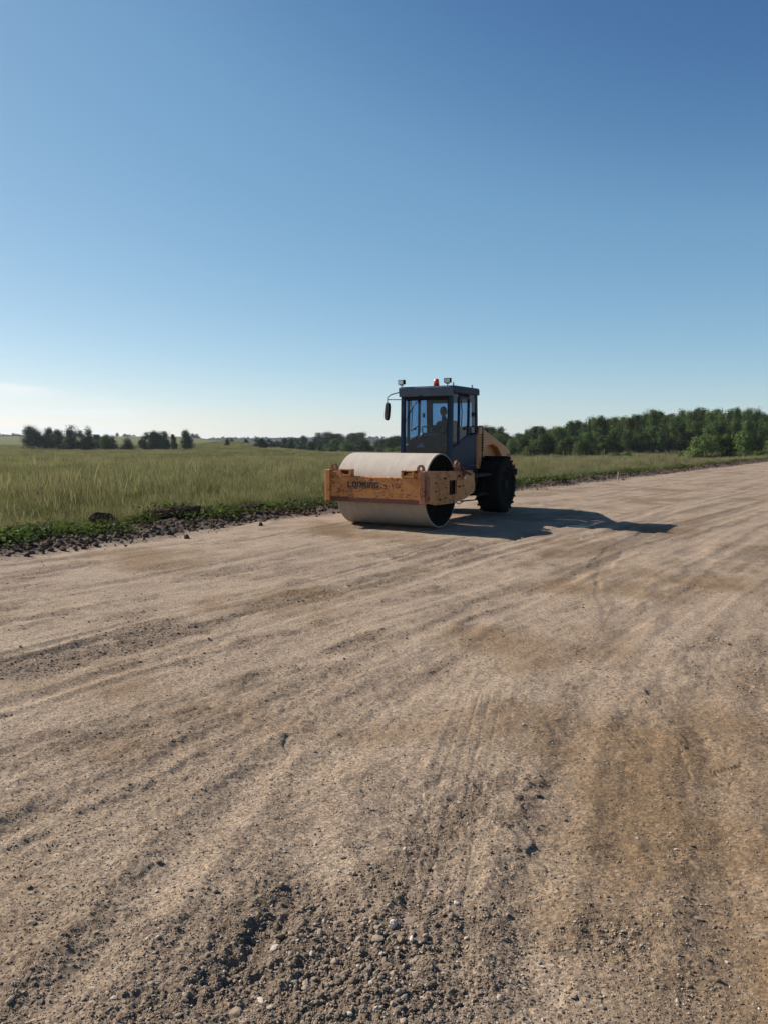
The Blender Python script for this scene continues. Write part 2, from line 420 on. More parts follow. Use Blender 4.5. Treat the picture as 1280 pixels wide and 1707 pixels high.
fine = np.radians(np.arange(-42, 42.01, 0.088)); coarse = np.radians(np.arange(46, 315, 4.0))
th = np.concatenate([fine, coarse])
ra = [0.25, 0.6, 1.0, 1.3, 1.6, 1.8]; r_ = 1.95
while r_ < 110: ra.append(r_); r_ += 0.00145 * r_ ** 1.5
while r_ < 3600: ra.append(r_); r_ *= 1.06
ra = np.array(ra); nr, na = len(ra), len(th)
TH, RG = np.meshgrid(th, ra)
X = RG * np.sin(TH); Y = RG * np.cos(TH); DR = np.maximum(0.00145 * RG ** 1.5, RG * 0.0016)
X = X.ravel(); Y = Y.ravel(); DR = DR.ravel(); RGf = RG.ravel()
S, AL = polydist(X, Y, EDGE)
Z = macro(X, Y, S)
onroad = (S < 0.9) & (S > -26) & (RGf < 400)
zr = np.zeros_like(Z); loose = np.zeros_like(Z); tint = np.zeros_like(Z)
near = onroad & (RGf < 120)
zr[near], loose[near], tint[near], _ = road_detail(X[near], Y[near], RGf[near], DR[near])
Z = Z + zr * (1 - sstep(0.0, 0.5, S))
bm_m = (S > -1) & (S < 4) & (RGf < 160)
Z[bm_m] += berm(X[bm_m], Y[bm_m], S[bm_m], AL[bm_m])
soil = sstep(-0.28, 0.12, S + 0.25 * fbm(X * 1.6, Y * 1.6, 61, 3)) * sstep(3.2, 1.3, S + 0.9 * fbm(X * .8, Y * .8, 62, 3)) * (np.abs(S) < 8)
nm = bm_m & (RGf < 60)
Z[nm] += soil[nm] * (0.05 * fbm(X[nm] * 5, Y[nm] * 5, 63, 3) + 0.035 * np.abs(gnoise(X[nm] * 13, Y[nm] * 13, 64)))
Z = Z - 0.02 * sstep(-24, -26, S)
idx = np.arange(nr * na).reshape(nr, na)
ii = idx[:-1]; jj = idx[1:]
F = np.stack([ii, np.roll(ii, -1, 1), np.roll(jj, -1, 1), jj], -1).reshape(-1, 4)[:, ::-1]
fr = (S[F].mean(1) < 0.55) & (S[F].mean(1) > -25) & (RGf[F].mean(1) < 400)
def subset(name, Fs, mat, attrs):
    used, inv = np.unique(Fs.ravel(), return_inverse=True)
    return mesh_np(name, np.stack([X, Y, Z], 1)[used], inv.reshape(Fs.shape), mat, True, {k: v[used] for k, v in attrs.items()})

# gravel material
m, nt, b = newmat('compacted_gravel'); co = wpos(nt)
lo = attr(nt, 'loose'); ti = attr(nt, 'tint'); so = attr(nt, 'soil')
n_f = noise(nt, 9, 8, 0.7, co); n_m = noise(nt, 2.1, 6, 0.6, co); n_g = noise(nt, 70, 4, 0.7, co)
base = mixc(nt, rng_(nt, n_m, 0.3, 0.7), (.268, .202, .143), (.340, .265, .192))
base = mixc(nt, mth(nt, 'MULTIPLY', lo, rng_(nt, n_f, .25, .75, .55, 1.0)), base, (.165, .122, .086))
base = mixc(nt, rng_(nt, ti, 0.10, 0.45, 0, 0.80), base, (.160, .100, .046))
base = mixc(nt, rng_(nt, ti, -0.10, -0.45, 0, 0.55), base, (.235, .172, .132))
n_r = noise(nt, 1.35, 5, 0.7, co, 0.6)
base = mixc(nt, rng_(nt, n_r, 0.60, 0.76, 0, 0.55), base, (.13, .075, .042))
base = mixc(nt, rng_(nt, n_r, 0.36, 0.26, 0, 0.45), base, (.335, .268, .206))
vor = N(nt, 'ShaderNodeTexVoronoi', Scale=80.0, Randomness=1.0); link(nt, co, vor.inputs['Vector'])
sepc = nt.nodes.new('ShaderNodeSeparateColor'); link(nt, vor.outputs['Color'], sepc.inputs[0])
grain = mixc(nt, rng_(nt, sepc.outputs[0], 0, 1), (.55, .53, .51), (1.42, 1.40, 1.38))
base = mixc(nt, 1.0, base, grain, 'MULTIPLY')
vor2 = N(nt, 'ShaderNodeTexVoronoi', Scale=34.0, Randomness=1.0); link(nt, co, vor2.inputs['Vector'])
sep2 = nt.nodes.new('ShaderNodeSeparateColor'); link(nt, vor2.outputs['Color'], sep2.inputs[0])
peb = mth(nt, 'MULTIPLY', rng_(nt, sep2.outputs[1], .80, .90), rng_(nt, vor2.outputs['Distance'], .42, .30))
base = mixc(nt, mth(nt, 'MULTIPLY', peb, .45), base, (.36, .30, .24))
base = mixc(nt, rng_(nt, n_g, .35, .7, 0, .55), base, (.105, .076, .057))
soilc = mixc(nt, rng_(nt, n_f, .3, .7), (.045, .032, .024), (.13, .10, .08))
base = mixc(nt, so, base, soilc)
link(nt, base, b.inputs['Base Color']); b.inputs['Roughness'].default_value = 0.95; b.inputs['Specular IOR Level'].default_value = 0.15
hh = mth(nt, 'ADD', mth(nt, 'MULTIPLY', noise(nt, 26, 8, .75, co), 1.2), mth(nt, 'MULTIPLY', n_g, .8))
bump(nt, b, mth(nt, 'MULTIPLY', hh, rng_(nt, lo, 0, 1, .55, 1.0)), 0.9, 0.014)
M['gravel'] = m
# meadow ground material
m, nt, b = newmat('meadow_ground'); co = wpos(nt); so = attr(nt, 'soil')
n1 = noise(nt, 0.035, 6, 0.6, co); n2 = noise(nt, 0.6, 7, 0.65, co); n3 = noise(nt, 7, 5, .7, co)
g = mixc(nt, rng_(nt, n1, .35, .65), (.080, .095, .030), (.150, .140, .062))
g = mixc(nt, rng_(nt, n2, .3, .7), g, (.105, .105, .045))
g = mixc(nt, rng_(nt, n3, .35, .7, 0, .55), g, (.045, .055, .02))
sl = mixc(nt, rng_(nt, n3, .3, .7), (.030, .022, .016), (.085, .064, .048))
g = mixc(nt, so, g, sl)
link(nt, g, b.inputs['Base Color']); b.inputs['Roughness'].default_value = 1; b.inputs['Specular IOR Level'].default_value = 0.05
bump(nt, b, n3, 0.8, 0.05)
M['meadow'] = m
subset('road', F[fr], M['gravel'], {'loose': loose, 'tint': tint, 'soil': soil})['kind'] = 'structure'
subset('meadow_ground', F[~fr], M['meadow'], {'soil': soil})['kind'] = 'structure'

# ------------------------------------------------------------------ loose stones
def ico(sub):
    bm = bmesh.new(); bmesh.ops.create_icosphere(bm, subdivisions=sub, radius=1)
    v = np.array([x.co for x in bm.verts]); f = np.array([[q.index for q in p.verts] for p in bm.faces]); bm.free(); return v, f
IC1 = ico(1); IC2 = ico(2)
def rotmats(n, tilt=3.14):
    a = rng.random(n) * 6.283; b_ = (rng.random(n) - .5) * 2 * tilt; c = rng.random(n) * 6.283
    def rz(t): z0 = np.zeros_like(t); o = np.ones_like(t); return np.stack([np.cos(t), -np.sin(t), z0, np.sin(t), np.cos(t), z0, z0, z0, o], 1).reshape(-1, 3, 3)
    def rx(t): z0 = np.zeros_like(t); o = np.ones_like(t); return np.stack([o, z0, z0, z0, np.cos(t), -np.sin(t), z0, np.sin(t), np.cos(t)], 1).reshape(-1, 3, 3)
    return rz(a) @ rx(b_) @ rz(c)
def stones(P, size, flat=.65, tilt=.5, base=IC1, jag=.28):
    """P (n,3) ground points -> vertices, faces, per-vertex random"""
    n = len(P); v, f = base; k = len(v)
    rad = 1 + jag * (rng.random((n, k)) - .5) * 2
    if k > 12:                                      # faceted by random cleavage planes
        vn = v / np.linalg.norm(v, axis=1)[:, None]; rad = 1 + .05 * (rng.random((n, k)) - .5)
        for _ in range(8):
            pn = rng.normal(size=(n, 3)); pn /= np.linalg.norm(pn, axis=1)[:, None]; dd = .55 + .35 * rng.random(n)
            dt = pn @ vn.T; rad = np.where(dt > .05, np.minimum(rad, dd[:, None] / np.maximum(dt, .05)), rad)
    sc3 = np.stack([0.75 + .5 * rng.random(n), 0.6 + .4 * rng.random(n), flat * (.7 + .5 * rng.random(n))], 1)
    q = v[None] * rad[..., None] * sc3[:, None] * (size[:, None, None] * .5)
    q = np.einsum('nij,nkj->nki', rotmats(n, tilt), q)
    q[..., 2] += (size * flat * .5 * (.15 + .55 * rng.random(n)))[:, None]
    q += P[:, None]
    Fs = (f[None] + (np.arange(n) * k)[:, None, None]).reshape(-1, 3)
    return q.reshape(-1, 3), Fs, np.repeat(rng.random(n), k)
def road_z(x, y):
    r = np.hypot(x, y); z, lo, ti, hp = road_detail(x, y, r, np.maximum(0.00145 * r ** 1.5, r * .0016))
    return z + macro(x, y), lo, hp
def scatter(n, rlo, rhi, smin, smax, pw, accept, azm=31):
    # density falls with distance squared: even in the picture, thin at the horizon
    t = rng.random(n); r = 1 / (1 / rlo + t * (1 / rhi - 1 / rlo)); a = np.radians((rng.random(n) * 2 - 1) * azm)
    x = r * np.sin(a); y = r * np.cos(a); s, al = polydist(x, y, EDGE)
    z, lo, hp = road_z(x, y)
    keep = (s < -0.1) & (rng.random(n) < accept(lo, hp))
    x, y, z, r = x[keep], y[keep], z[keep], r[keep]
    size = smin * (1 - rng.random(len(x)) * (1 - (smin / smax) ** pw)) ** (-1 / pw)
    return np.stack([x, y, z], 1), size
parts = []
P, sz = scatter(170000, 1.9, 8, .0042, .016, 2.6, lambda l, h: .26 + .74 * l ** 1.5); parts.append(stones(P, sz, .6, .5))
P, sz = scatter(5200, 1.9, 11, .013, .040, 2.9, lambda l, h: .07 + .6 * l ** 2); parts.append(stones(P, sz, .5, .35, IC2, .16))
P, sz = scatter(30000, 6, 40, .013, .034, 3, lambda l, h: .03 + .97 * l ** 2.2); parts.append(stones(P, sz, .5, .4))
hp = pix(598, 1605); n = 800
hx = hp.x + rng.normal(0, .15, n); hy = hp.y + rng.normal(0, .20, n); hz, _, _ = road_z(hx, hy)
hs = .009 * (1 - rng.random(n) * (1 - (9 / 38.) ** 1.9)) ** (-1 / 1.9)
parts.append(stones(np.stack([hx, hy, hz], 1), hs, .72, .8, IC2, .17))
def merge(parts):
    V = []; Fq = []; A = []; o = 0
    for v, f, a in parts: V.append(v); Fq.append(f + o); A.append(a); o += len(v)
    return np.concatenate(V), np.concatenate(Fq), np.concatenate(A)
m, nt, b = newmat('loose_stone'); rv = attr(nt, 'rnd'); co = wpos(nt)
rp = nt.nodes.new('ShaderNodeValToRGB'); link(nt, rv, rp.inputs[0]); e = rp.color_ramp.elements
e[0].position = 0; e[0].color = (.11, .082, .058, 1); e[1].position = 1; e[1].color = (.34, .29, .24, 1)
for p_, c_ in ((.4, (.17, .127, .090, 1)), (.75, (.25, .19, .138, 1)), (.93, (.33, .27, .205, 1))): q = e.new(p_); q.color = c_
e[-1].color = (.46, .41, .35, 1)
c = mixc(nt, rng_(nt, noise(nt, 60, 5, .7, co), .3, .7, 0, .4), rp.outputs[0], (.19, .148, .11))
link(nt, c, b.inputs['Base Color']); b.inputs['Roughness'].default_value = .92; b.inputs['Specular IOR Level'].default_value = .2
bump(nt, b, noise(nt, 130, 4, .6, co), .5, .004)
M['stone'] = m
V, Fq, A = merge(parts)
tag(mesh_np('gravel_stones', V, Fq, M['stone'], False, {'rnd': A}), 'loose grey brown stones and grit scattered over the dirt road', 'gravel', kind='stuff')

# the few larger stones one can point to
BIG = [((683, 1533), .085, 'pale flat stone lying above the heap of loose gravel', .35), ((628, 1567), .062, 'angular grey stone at the top of the loose gravel heap', .6),
       ((692, 1604), .060, 'long grey stone right of the loose gravel heap', .45), ((612, 1622), .060, 'light stone in the middle of the loose gravel heap', .5),
       ((512, 1650), .048, 'round stone at the left rim of the gravel heap', .8), ((395, 1690), .070, 'dark stone in a hollow at the bottom edge of the road', .8),
       ((1160, 1528), .055, 'pale stone on the brown patch at the right of the road', .5), ((52, 1543), .060, 'pale flat stone near the left bottom corner of the road', .4)]
for (px_, py_), size, lab, fl in BIG:
    p = pix(px_, py_); z0, _, _ = road_z(np.array([p.x]), np.array([p.y]))
    v, f, a = stones(np.array([[0, 0, -.22 * size * fl]]), np.array([size * .85]), fl * .75, .2, ico(3), .05)
    v = v * (1.12 + .04 * gnoise(v[:, 0] * 90 + px_, v[:, 1] * 90 + v[:, 2] * 70, 3))[:, None]
    o = mesh_np('stone', v, f, M['stone'], False, {'rnd': a * .35 + .45}); o.location = (p.x, p.y, float(z0[0]) + .002)
    tag(o, lab, 'stone', 'larger stones on the road')

# ------------------------------------------------------------------ soil clods and torn turf along the edge
def alongs(n, amin, amax, smu, ssd):
    """random points beside the edge line, arc length amin..amax measured from the first bend"""
    L = np.hypot(*np.diff(EDGE, axis=0).T); cum = np.concatenate([[0], np.cumsum(L)])
    a = 60.0 + amin * (amax / amin) ** rng.random(n) - amin
    a = np.where(rng.random(n) < .12, 60 - rng.random(n) * 5, a)
    i = np.clip(np.searchsorted(cum, a) - 1, 0, len(L) - 1); d = np.diff(EDGE, axis=0)[i] / L[i][:, None]
    p = EDGE[i] + d * (a - cum[i])[:, None]; s = rng.normal(smu, ssd, n)
    x = p[:, 0] - d[:, 1] * s; y = p[:, 1] + d[:, 0] * s
    s2, al = polydist(x, y, EDGE)
    z = macro(x, y, s2) + berm(x, y, s2, al)
    return x, y, z, s2, al
m, nt, b = newmat('dark_soil'); co = wpos(nt); rv = attr(nt, 'rnd')
c = mixc(nt, rv, (.045, .029, .019), (.20, .135, .092)); c = mixc(nt, rng_(nt, noise(nt, 30, 5, .7, co), .35, .7, 0, .6), c, (.06, .045, .033))
link(nt, c, b.inputs['Base Color']); b.inputs['Roughness'].default_value = 1; b.inputs['Specular IOR Level'].default_value = .05
bump(nt, b, noise(nt, 45, 4, .6, co), .8, .01)
M['soil'] = m
parts = []
x, y, z, s2, al = alongs(9000, 6, 46, .45, .33); sz = .85 * .018 * (1 - rng.random(len(x)) * (1 - (.018 / .10) ** 1.9)) ** (-1 / 1.9)
parts.append(stones(np.stack([x, y, z], 1), sz, .7, 1.2, IC2, .32))
x, y, z, s2, al = alongs(5000, 12, 90, .6, .35); sz = .04 + .11 * rng.random(len(x)) ** 2
parts.append(stones(np.stack([x, y, z], 1), sz, .7, 1.2, IC1, .3))
V, Fq, A = merge(parts)
tag(mesh_np('soil_clods', V, Fq, M['soil'], False, {'rnd': A ** 1.4}), 'dark crumbly soil clods heaped along the edge of the dirt road', 'soil', kind='stuff')

# ------------------------------------------------------------------ grass and weeds
def leafmat(name, dark, light, transl, straw=None, big=None, rough=.55):
    m, nt, b = newmat(name); nt.nodes.remove(b); out = nt.nodes['Material Output']
    rv = attr(nt, 'rnd'); oi = nt.nodes.new('ShaderNodeObjectInfo').outputs['Random']; co = wpos(nt)
    c = mixc(nt, rv, dark, light)
    if big:
        n1 = noise(nt, big[0], 4, .6, co); c = mixc(nt, rng_(nt, n1, .38, .62, 0, .75), c, big[1]); c = mixc(nt, rng_(nt, noise(nt, .55, 5, .7, co), .50, .72, 0, .7), c, (.165, .16, .105)); c = mixc(nt, rng_(nt, noise(nt, .31, 5, .7, co), .56, .70, 0, .7), c, (.040, .062, .022))
    if straw: c = mixc(nt, rng_(nt, attr(nt, 'tip'), .35, 1.0, 0, .85), c, straw)
    hs = nt.nodes.new('ShaderNodeHueSaturation'); link(nt, c, hs.inputs['Color'])
    link(nt, rng_(nt, oi, 0, 1, .60, 1.35), hs.inputs['Value']); link(nt, rng_(nt, oi, 0, 1, .478, .514), hs.inputs['Hue'])
    c = hs.outputs[0]
    d = nt.nodes.new('ShaderNodeBsdfDiffuse'); link(nt, c, d.inputs[0])
    t = nt.nodes.new('ShaderNodeBsdfTranslucent'); tc = mixc(nt, .5, c, (.9, 1.0, .25), 'MULTIPLY'); link(nt, tc, t.inputs[0])
    mx = nt.nodes.new('ShaderNodeMixShader'); mx.inputs[0].default_value = transl; link(nt, d.outputs[0], mx.inputs[1]); link(nt, t.outputs[0], mx.inputs[2])
    gl = nt.nodes.new('ShaderNodeBsdfGlossy'); gl.inputs['Roughness'].default_value = rough; gl.inputs[0].default_value = (.5, .5, .5, 1)
    m2 = nt.nodes.new('ShaderNodeMixShader'); m2.inputs[0].default_value = .015; link(nt, mx.outputs[0], m2.inputs[1]); link(nt, gl.outputs[0], m2.inputs[2])
    link(nt, m2.outputs[0], out.inputs['Surface'])
    return m
M['grass'] = leafmat('tall_grass', (.060, .082, .026), (.125, .145, .056), .42, (.25, .215, .135), (.16, (.120, .110, .060)))
M['weed'] = leafmat('weed_leaf', (.030, .046, .015), (.100, .122, .042), .38)

def grass_clump(name, n, rad, hmin, hmax, width, lean, seed, heads=.35, mat=None):
    g = np.random.default_rng(seed); V = []; Fq = []; RN = []; TP = []; o = 0
    for i in range(n):
        a = g.random() * 6.283; q = rad * math.sqrt(g.random()); bx, by = q * math.cos(a), q * math.sin(a)
        h = hmin + (hmax - hmin) * g.random(); d = g.random() * 6.283; le = lean * (0.2 + g.random()) * h
        fa = g.random() * 6.283; wx, wy = math.cos(fa), math.sin(fa); w = width * (.6 + .8 * g.random()); rn = g.random()
        hd = g.random() < heads
        ks = ((0, 1.0), (.45, .85), (.8, .5), (1.0, .08)) if not hd else ((0, .5), (.7, .35), (.74, 1.1), (.92, 1.0), (1.0, .1))
        for t, ww in ks:
            cx = bx + math.cos(d) * le * t * t; cy = by + math.sin(d) * le * t * t; cz = h * (1.25 if hd else 1) * (t - .18 * t * t * lean)
            V += [(cx - wx * w * ww, cy - wy * w * ww, cz), (cx + wx * w * ww, cy + wy * w * ww, cz)]
            RN += [rn, rn]; tp = (1.0 if (hd and t > .7) else t * .45); TP += [tp, tp]
        for k in range(len(ks) - 1): Fq.append((o + 2 * k, o + 2 * k + 1, o + 2 * k + 3, o + 2 * k + 2))
        o += 2 * len(ks)
    return mesh_np(name, np.array(V), np.array(Fq), mat or M['grass'], False, {'rnd': RN, 'tip': TP}, link=False)
def weed_clump(name, n, rad, h, leaf, seed):
    g = np.random.default_rng(seed); V = []; Fq = []; RN = []; o = 0
    for i in range(n):
        a = g.random() * 6.283; q = rad * math.sqrt(g.random()); c = Vector((q * math.cos(a), q * math.sin(a), h * g.random() ** .8 * (1.1 - .6 * q / rad)))
        L = leaf * (.5 + g.random()); W = L * (.25 + .3 * g.random()); dr_ = Vector((math.cos(a + g.normal(0, .9)), math.sin(a + g.normal(0, .9)), .5 * g.normal())).normalized()
        sd = dr_.cross(Vector((g.normal() * .5, g.normal() * .5, 1))).normalized(); rn = g.random()
        V += [c, c + dr_ * L * .45 + sd * W * .5 + Vector((0, 0, .1 * L)), c + dr_ * L, c + dr_ * L * .45 - sd * W * .5 + Vector((0, 0, .1 * L))]
        Fq.append((o, o + 1, o + 2, o + 3)); o += 4; RN += [rn] * 4
    return mesh_np(name, np.array([tuple(v) for v in V]), np.array(Fq), M['weed'], False, {'rnd': RN, 'tip': [0] * o}, link=False)

def scatter_gn(name, meshes, P, rot, scl, pick):
    """one object whose geometry nodes place clumps on its points"""
    lib = bpy.data.collections.new(name + '_lib')
    for i, me in enumerate(meshes): lib.objects.link(bpy.data.objects.new('%s_clump_%02d' % (name, i), me))
    me = bpy.data.meshes.new(name); me.vertices.add(len(P)); me.vertices.foreach_set('co', np.ascontiguousarray(P, dtype=np.float32).ravel())
    for an, ty, av in (('rotz', 'FLOAT', rot), ('scl', 'FLOAT', scl), ('pick', 'INT', pick)):
        a = me.attributes.new(an, ty, 'POINT'); a.data.foreach_set('value', np.ascontiguousarray(av, dtype=np.float32 if ty == 'FLOAT' else np.int32))
    o = bpy.data.objects.new(name, me); COL.objects.link(o)
    ng = bpy.data.node_groups.new(name, 'GeometryNodeTree')
    ng.interface.new_socket('Geometry', in_out='INPUT', socket_type='NodeSocketGeometry'); ng.interface.new_socket('Geometry', in_out='OUTPUT', socket_type='NodeSocketGeometry')
    gi = ng.nodes.new('NodeGroupInput'); go = ng.nodes.new('NodeGroupOutput')
    ip = ng.nodes.new('GeometryNodeInstanceOnPoints'); ci = ng.nodes.new('GeometryNodeCollectionInfo')
    ci.inputs['Collection'].default_value = lib; ci.inputs['Separate Children'].default_value = True; ci.inputs['Reset Children'].default_value = True
    def na_(an, ty):
        n = ng.nodes.new('GeometryNodeInputNamedAttribute'); n.data_type = ty; n.inputs['Name'].default_value = an; return n.outputs['Attribute']
    cx = ng.nodes.new('ShaderNodeCombineXYZ'); ng.links.new(na_('rotz', 'FLOAT'), cx.inputs['Z'])
    ng.links.new(gi.outputs[0], ip.inputs['Points']); ng.links.new(ci.outputs[0], ip.inputs['Instance'])
    ip.inputs['Pick Instance'].default_value = True
    ng.links.new(na_('pick', 'INT'), ip.inputs['Instance Index']); ng.links.new(cx.outputs[0], ip.inputs['Rotation'])
    ng.links.new(na_('scl', 'FLOAT'), ip.inputs['Scale']); ng.links.new(ip.outputs[0], go.inputs[0])
    md = o.modifiers.new('scatter', 'NODES'); md.node_group = ng
    return o

def field_pts(n, r0, r1, azlo=-38, azhi=36, smin=1.6, pw=1.0):
    t = rng.random(n); r = (r0 ** (2 - pw) + t * (r1 ** (2 - pw) - r0 ** (2 - pw))) ** (1 / (2 - pw))
    a = np.radians(azlo + (azhi - azlo) * rng.random(n)); x = r * np.sin(a); y = r * np.cos(a); s, al = polydist(x, y, EDGE)
    k = s > smin + .7 * rng.random(n) ** 2; x, y, s, r = x[k], y[k], s[k], r[k]
    return x, y, s, r
CL = [grass_clump('grass', 150, .45, .22, .58, .0034, .50, 100 + i, .20) for i in range(4)] + \
     [grass_clump('grass', 120, .45, .36, .74, .0032, .40, 200 + i, .45) for i in range(3)]
CL += [grass_clump('grass', 16, .6, .75, 1.05, .0050, .3, 500 + i, .95) for i in range(2)]
FARC = [grass_clump('grass', 170, 1.3, .25, .60, .009, .45, 300 + i, .35) for i in range(4)]
x, y, s, r = field_pts(24000, 10, 75, pw=1.35)
z = macro(x, y, s); hn = .5 + .5 * fbm(x * .18, y * .18, 71, 3)
pat = sstep(-.25, .35, fbm(x * .35, y * .8, 73, 4))
scl = (.50 + .65 * rng.random(len(x))) * (.42 + .40 * hn + .60 * pat) * (.50 + .50 * sstep(1.5, 6, s))
pick = np.where(rng.random(len(x)) < np.clip(hn * 1.1 - .15, .1, .9), 4 + rng.integers(0, 3, len(x)), rng.integers(0, 4, len(x)))
pick = np.where(rng.random(len(x)) < .10, 7 + rng.integers(0, 2, len(x)), pick)
tag(scatter_gn('meadow_grass', CL, np.stack([x, y, z], 1), rng.random(len(x)) * 6.28, scl, pick), 'tall green and straw coloured meadow grass beyond the road edge', 'grass', kind='stuff')
x, y, s, r = field_pts(20000, 60, 330, pw=1.0, smin=3)
z = macro(x, y, s); scl = (.55 + .5 * rng.random(len(x))) * (1 + .3 * sstep(120, 300, r))
tag(scatter_gn('far_meadow_grass', FARC, np.stack([x, y, z - .05], 1), rng.random(len(x)) * 6.28, scl, rng.integers(0, 4, len(x))), 'pale grass covering the distant field before the trees', 'grass', kind='stuff')
WC = [weed_clump('weed', 120, .28, .24, .10, 400 + i) for i in range(4)]
def verge(px_, py_, z=-.1): q = pix(px_, py_, z); return (q.x, q.y)
SODS = [(*verge(172, 884), .62), (*verge(297, 876), .22), (*verge(28, 897), .2)]
xs = []; 
for n, a0, a1, mu, sd in ((2400, 6, 40, 2.9, 1.5), (650, 10, 70, 1.35, .45), (600, 20, 110, 1.9, .8)):
    x, y, z, s2, al = alongs(n, a0, a1, mu, sd)
    dens = fbm(x * .55, y * .55, 81, 3); k = (s2 > .62) & (dens > -.10)
    for sx_, sy_, rr_ in SODS: k &= np.hypot(x - sx_, y - sy_) > rr_
    for sx_, sy_, rr_ in SODS[:1]: k &= np.hypot(x - sx_ * .955, y - sy_ * .955) > rr_
    xs.append(np.stack([x[k], y[k], z[k] - .03, s2[k]], 1))
qx, qy = verge(297, 876); g_ = np.random.default_rng(3); wx_ = qx + g_.normal(0, .42, 16) * math.cos(.5); wy_ = qy + .1 + g_.normal(0, .20, 16)
xs.append(np.stack([wx_, wy_, macro(wx_, wy_) + .20, wx_ * 0], 1))
xs = np.concatenate(xs)
tag(scatter_gn('roadside_weeds', WC, xs[:, :3], rng.random(len(xs)) * 6.28, .35 + .95 * rng.random(len(xs)) ** 2, rng.integers(0, 4, len(xs))), 'low leafy green weeds growing on the soil ridge by the road', 'weeds', kind='stuff')

# dark sods and mounds thrown up on the verge
def lump(name, p, dims, seed, label, cat, rotz=0., z=None, group=None):
    v, f = ico(5); nx = 1.7
    d = 1 + .30 * fbm(v[:, 0] * nx + seed, v[:, 1] * nx + v[:, 2] * 1.3, seed, 3) + .20 * fbm(v[:, 0] * 5 + seed, v[:, 1] * 5 + v[:, 2] * 5, seed + 3, 3) + .05 * gnoise(v[:, 0] * 16 + v[:, 2] * 9, v[:, 1] * 16 + seed, 3)
    v = v * d[:, None] * np.array(dims) * .5
    x0, y0 = p; s_, al_ = polydist(np.array([x0]), np.array([y0]), EDGE)
    zz = float(macro(np.array([x0]), np.array([y0]), s_)[0] + berm(np.array([x0]), np.array([y0]), s_, al_)[0]) if z is None else z
    o = mesh_np(name, v, f, M['soil'], True, {'rnd': np.clip(.02 + .22 * fbm(v[:, 0] * 6, v[:, 1] * 6 + v[:, 2] * 6, 9, 3), 0, 1)})
    o.location = (x0, y0, zz + dims[2] * .38); o.rotation_euler = (0, 0, rotz)
    return tag(o, label, cat, group)
EDIR = math.atan2(.845, .534)
lump('turf_sod', verge(172, 884), (.60, .32, .40), 5, 'black overturned turf sod standing alone among the roadside weeds', 'turf sod', .1)
lump('earth_mound', verge(297, 876), (1.45, .7, .36), 8, 'low dark earth mound with weeds above the road edge left of the road roller', 'earth mound', EDIR - .5)
lump('earth_mound', verge(28, 897), (.9, .45, .30), 12, 'dark earth mound among weeds at the far left of the verge', 'earth mound', EDIR - .6)
lump('earth_mound', verge(425, 864), (.8, .45, .26), 15, 'small dark earth mound between the long mound and the drum', 'earth mound', EDIR - .5)

# wooden marker stake by the far road edge
q = pix(1029, 803, .05); st = empty('marker_stake', (q.x, q.y, float(macro(np.array([q.x]), np.array([q.y]))[0])))
mb = MB(); mb.box((0, 0, .19), (.034, .026, .48), rot=(.03, .02, .3)); mb.box((.004, -.006, .455), (.036, .026, .035), rot=(.03, .02, .3), taper=(.5, .5))
M['wood'] = simple('pale_wood', (.30, .27, .23), .8, var=.2, scale=20)
mb.build('stake_post', M['wood'], st, .003); tag(st, 'thin pale wooden marker stake standing at the road edge right of the road roller', 'stake')

# ------------------------------------------------------------------ trees
M['leaf_dark'] = leafmat('dark_foliage', (.014, .030, .009), (.058, .090, .024), .15)
M['leaf_mid'] = leafmat('green_foliage', (.030, .056, .013), (.100, .145, .036), .20)
M['leaf_pine'] = leafmat('bluish_foliage', (.011, .025, .011), (.042, .066, .027), .10)
M['leaf_light'] = leafmat('light_foliage', (.042, .068, .016), (.120, .155, .040), .22)
M['bark'] = simple('bark', (.10, .085, .07), .95, var=.3, scale=3)
M['birch_bark'] = simple('birch_bark', (.42, .40, .37), .9, var=.3, scale=5)
def crown_mesh(seed, lobes, nleaf, leaf, mat):
    """lobes: (cx,cy,cz,rx,ry,rz) in unit-height space; leaf-sized quads spread through clumps inside the lobes"""
    g = np.random.default_rng(seed); lobes = np.array(lobes); vol = (lobes[:, 3] * lobes[:, 4] * lobes[:, 5]) ** .75
    nleaf = int(nleaf * 1.9); leaf *= .82; nc = max(30, nleaf // 26); li = g.choice(len(lobes), nc, p=vol / vol.sum())
    d = g.normal(size=(nc, 3)); d /= np.linalg.norm(d, axis=1)[:, None]; rad = (.45 + .50 * g.random(nc) ** .45)
    C = lobes[li, :3] + d * rad[:, None] * lobes[li, 3:]
    k = g.integers(0, nc, nleaf); sp = leaf * (1.3 + 1.9 * g.random(nc))[k]
    P = C[k] + np.clip(g.normal(size=(nleaf, 3)), -1.5, 1.5) * sp[:, None] * np.array([1, 1, .7])
    P[:, 2] = np.clip(P[:, 2], .01, None)
    nrm = (P - C[k]); nrm /= np.linalg.norm(nrm, axis=1)[:, None] + 1e-6; nrm = nrm * .6 + d[k] * 1.1 + g.normal(size=(nleaf, 3)) * .38 + np.array([0, 0, .2]); nrm /= np.linalg.norm(nrm, axis=1)[:, None]
    t = np.cross(nrm, g.normal(size=(nleaf, 3))); t /= np.linalg.norm(t, axis=1)[:, None]; bt = np.cross(nrm, t)
    L = (leaf * (.55 + .9 * g.random(nleaf)))[:, None] * .5
    V = np.stack([P - t * L * 1.2, P + bt * L * .8, P + t * L * 1.2 + nrm * L * .3, P - bt * L * .8], 1).reshape(-1, 3)
    Fq = np.arange(nleaf * 4).reshape(-1, 4)
    rn = np.repeat(np.clip(g.random(nc)[k] * .7 + .3 * g.random(nleaf), 0, 1), 4)
    return mesh_np('crown', V, Fq, mat, False, {'rnd': rn, 'tip': rn * 0}, link=False)
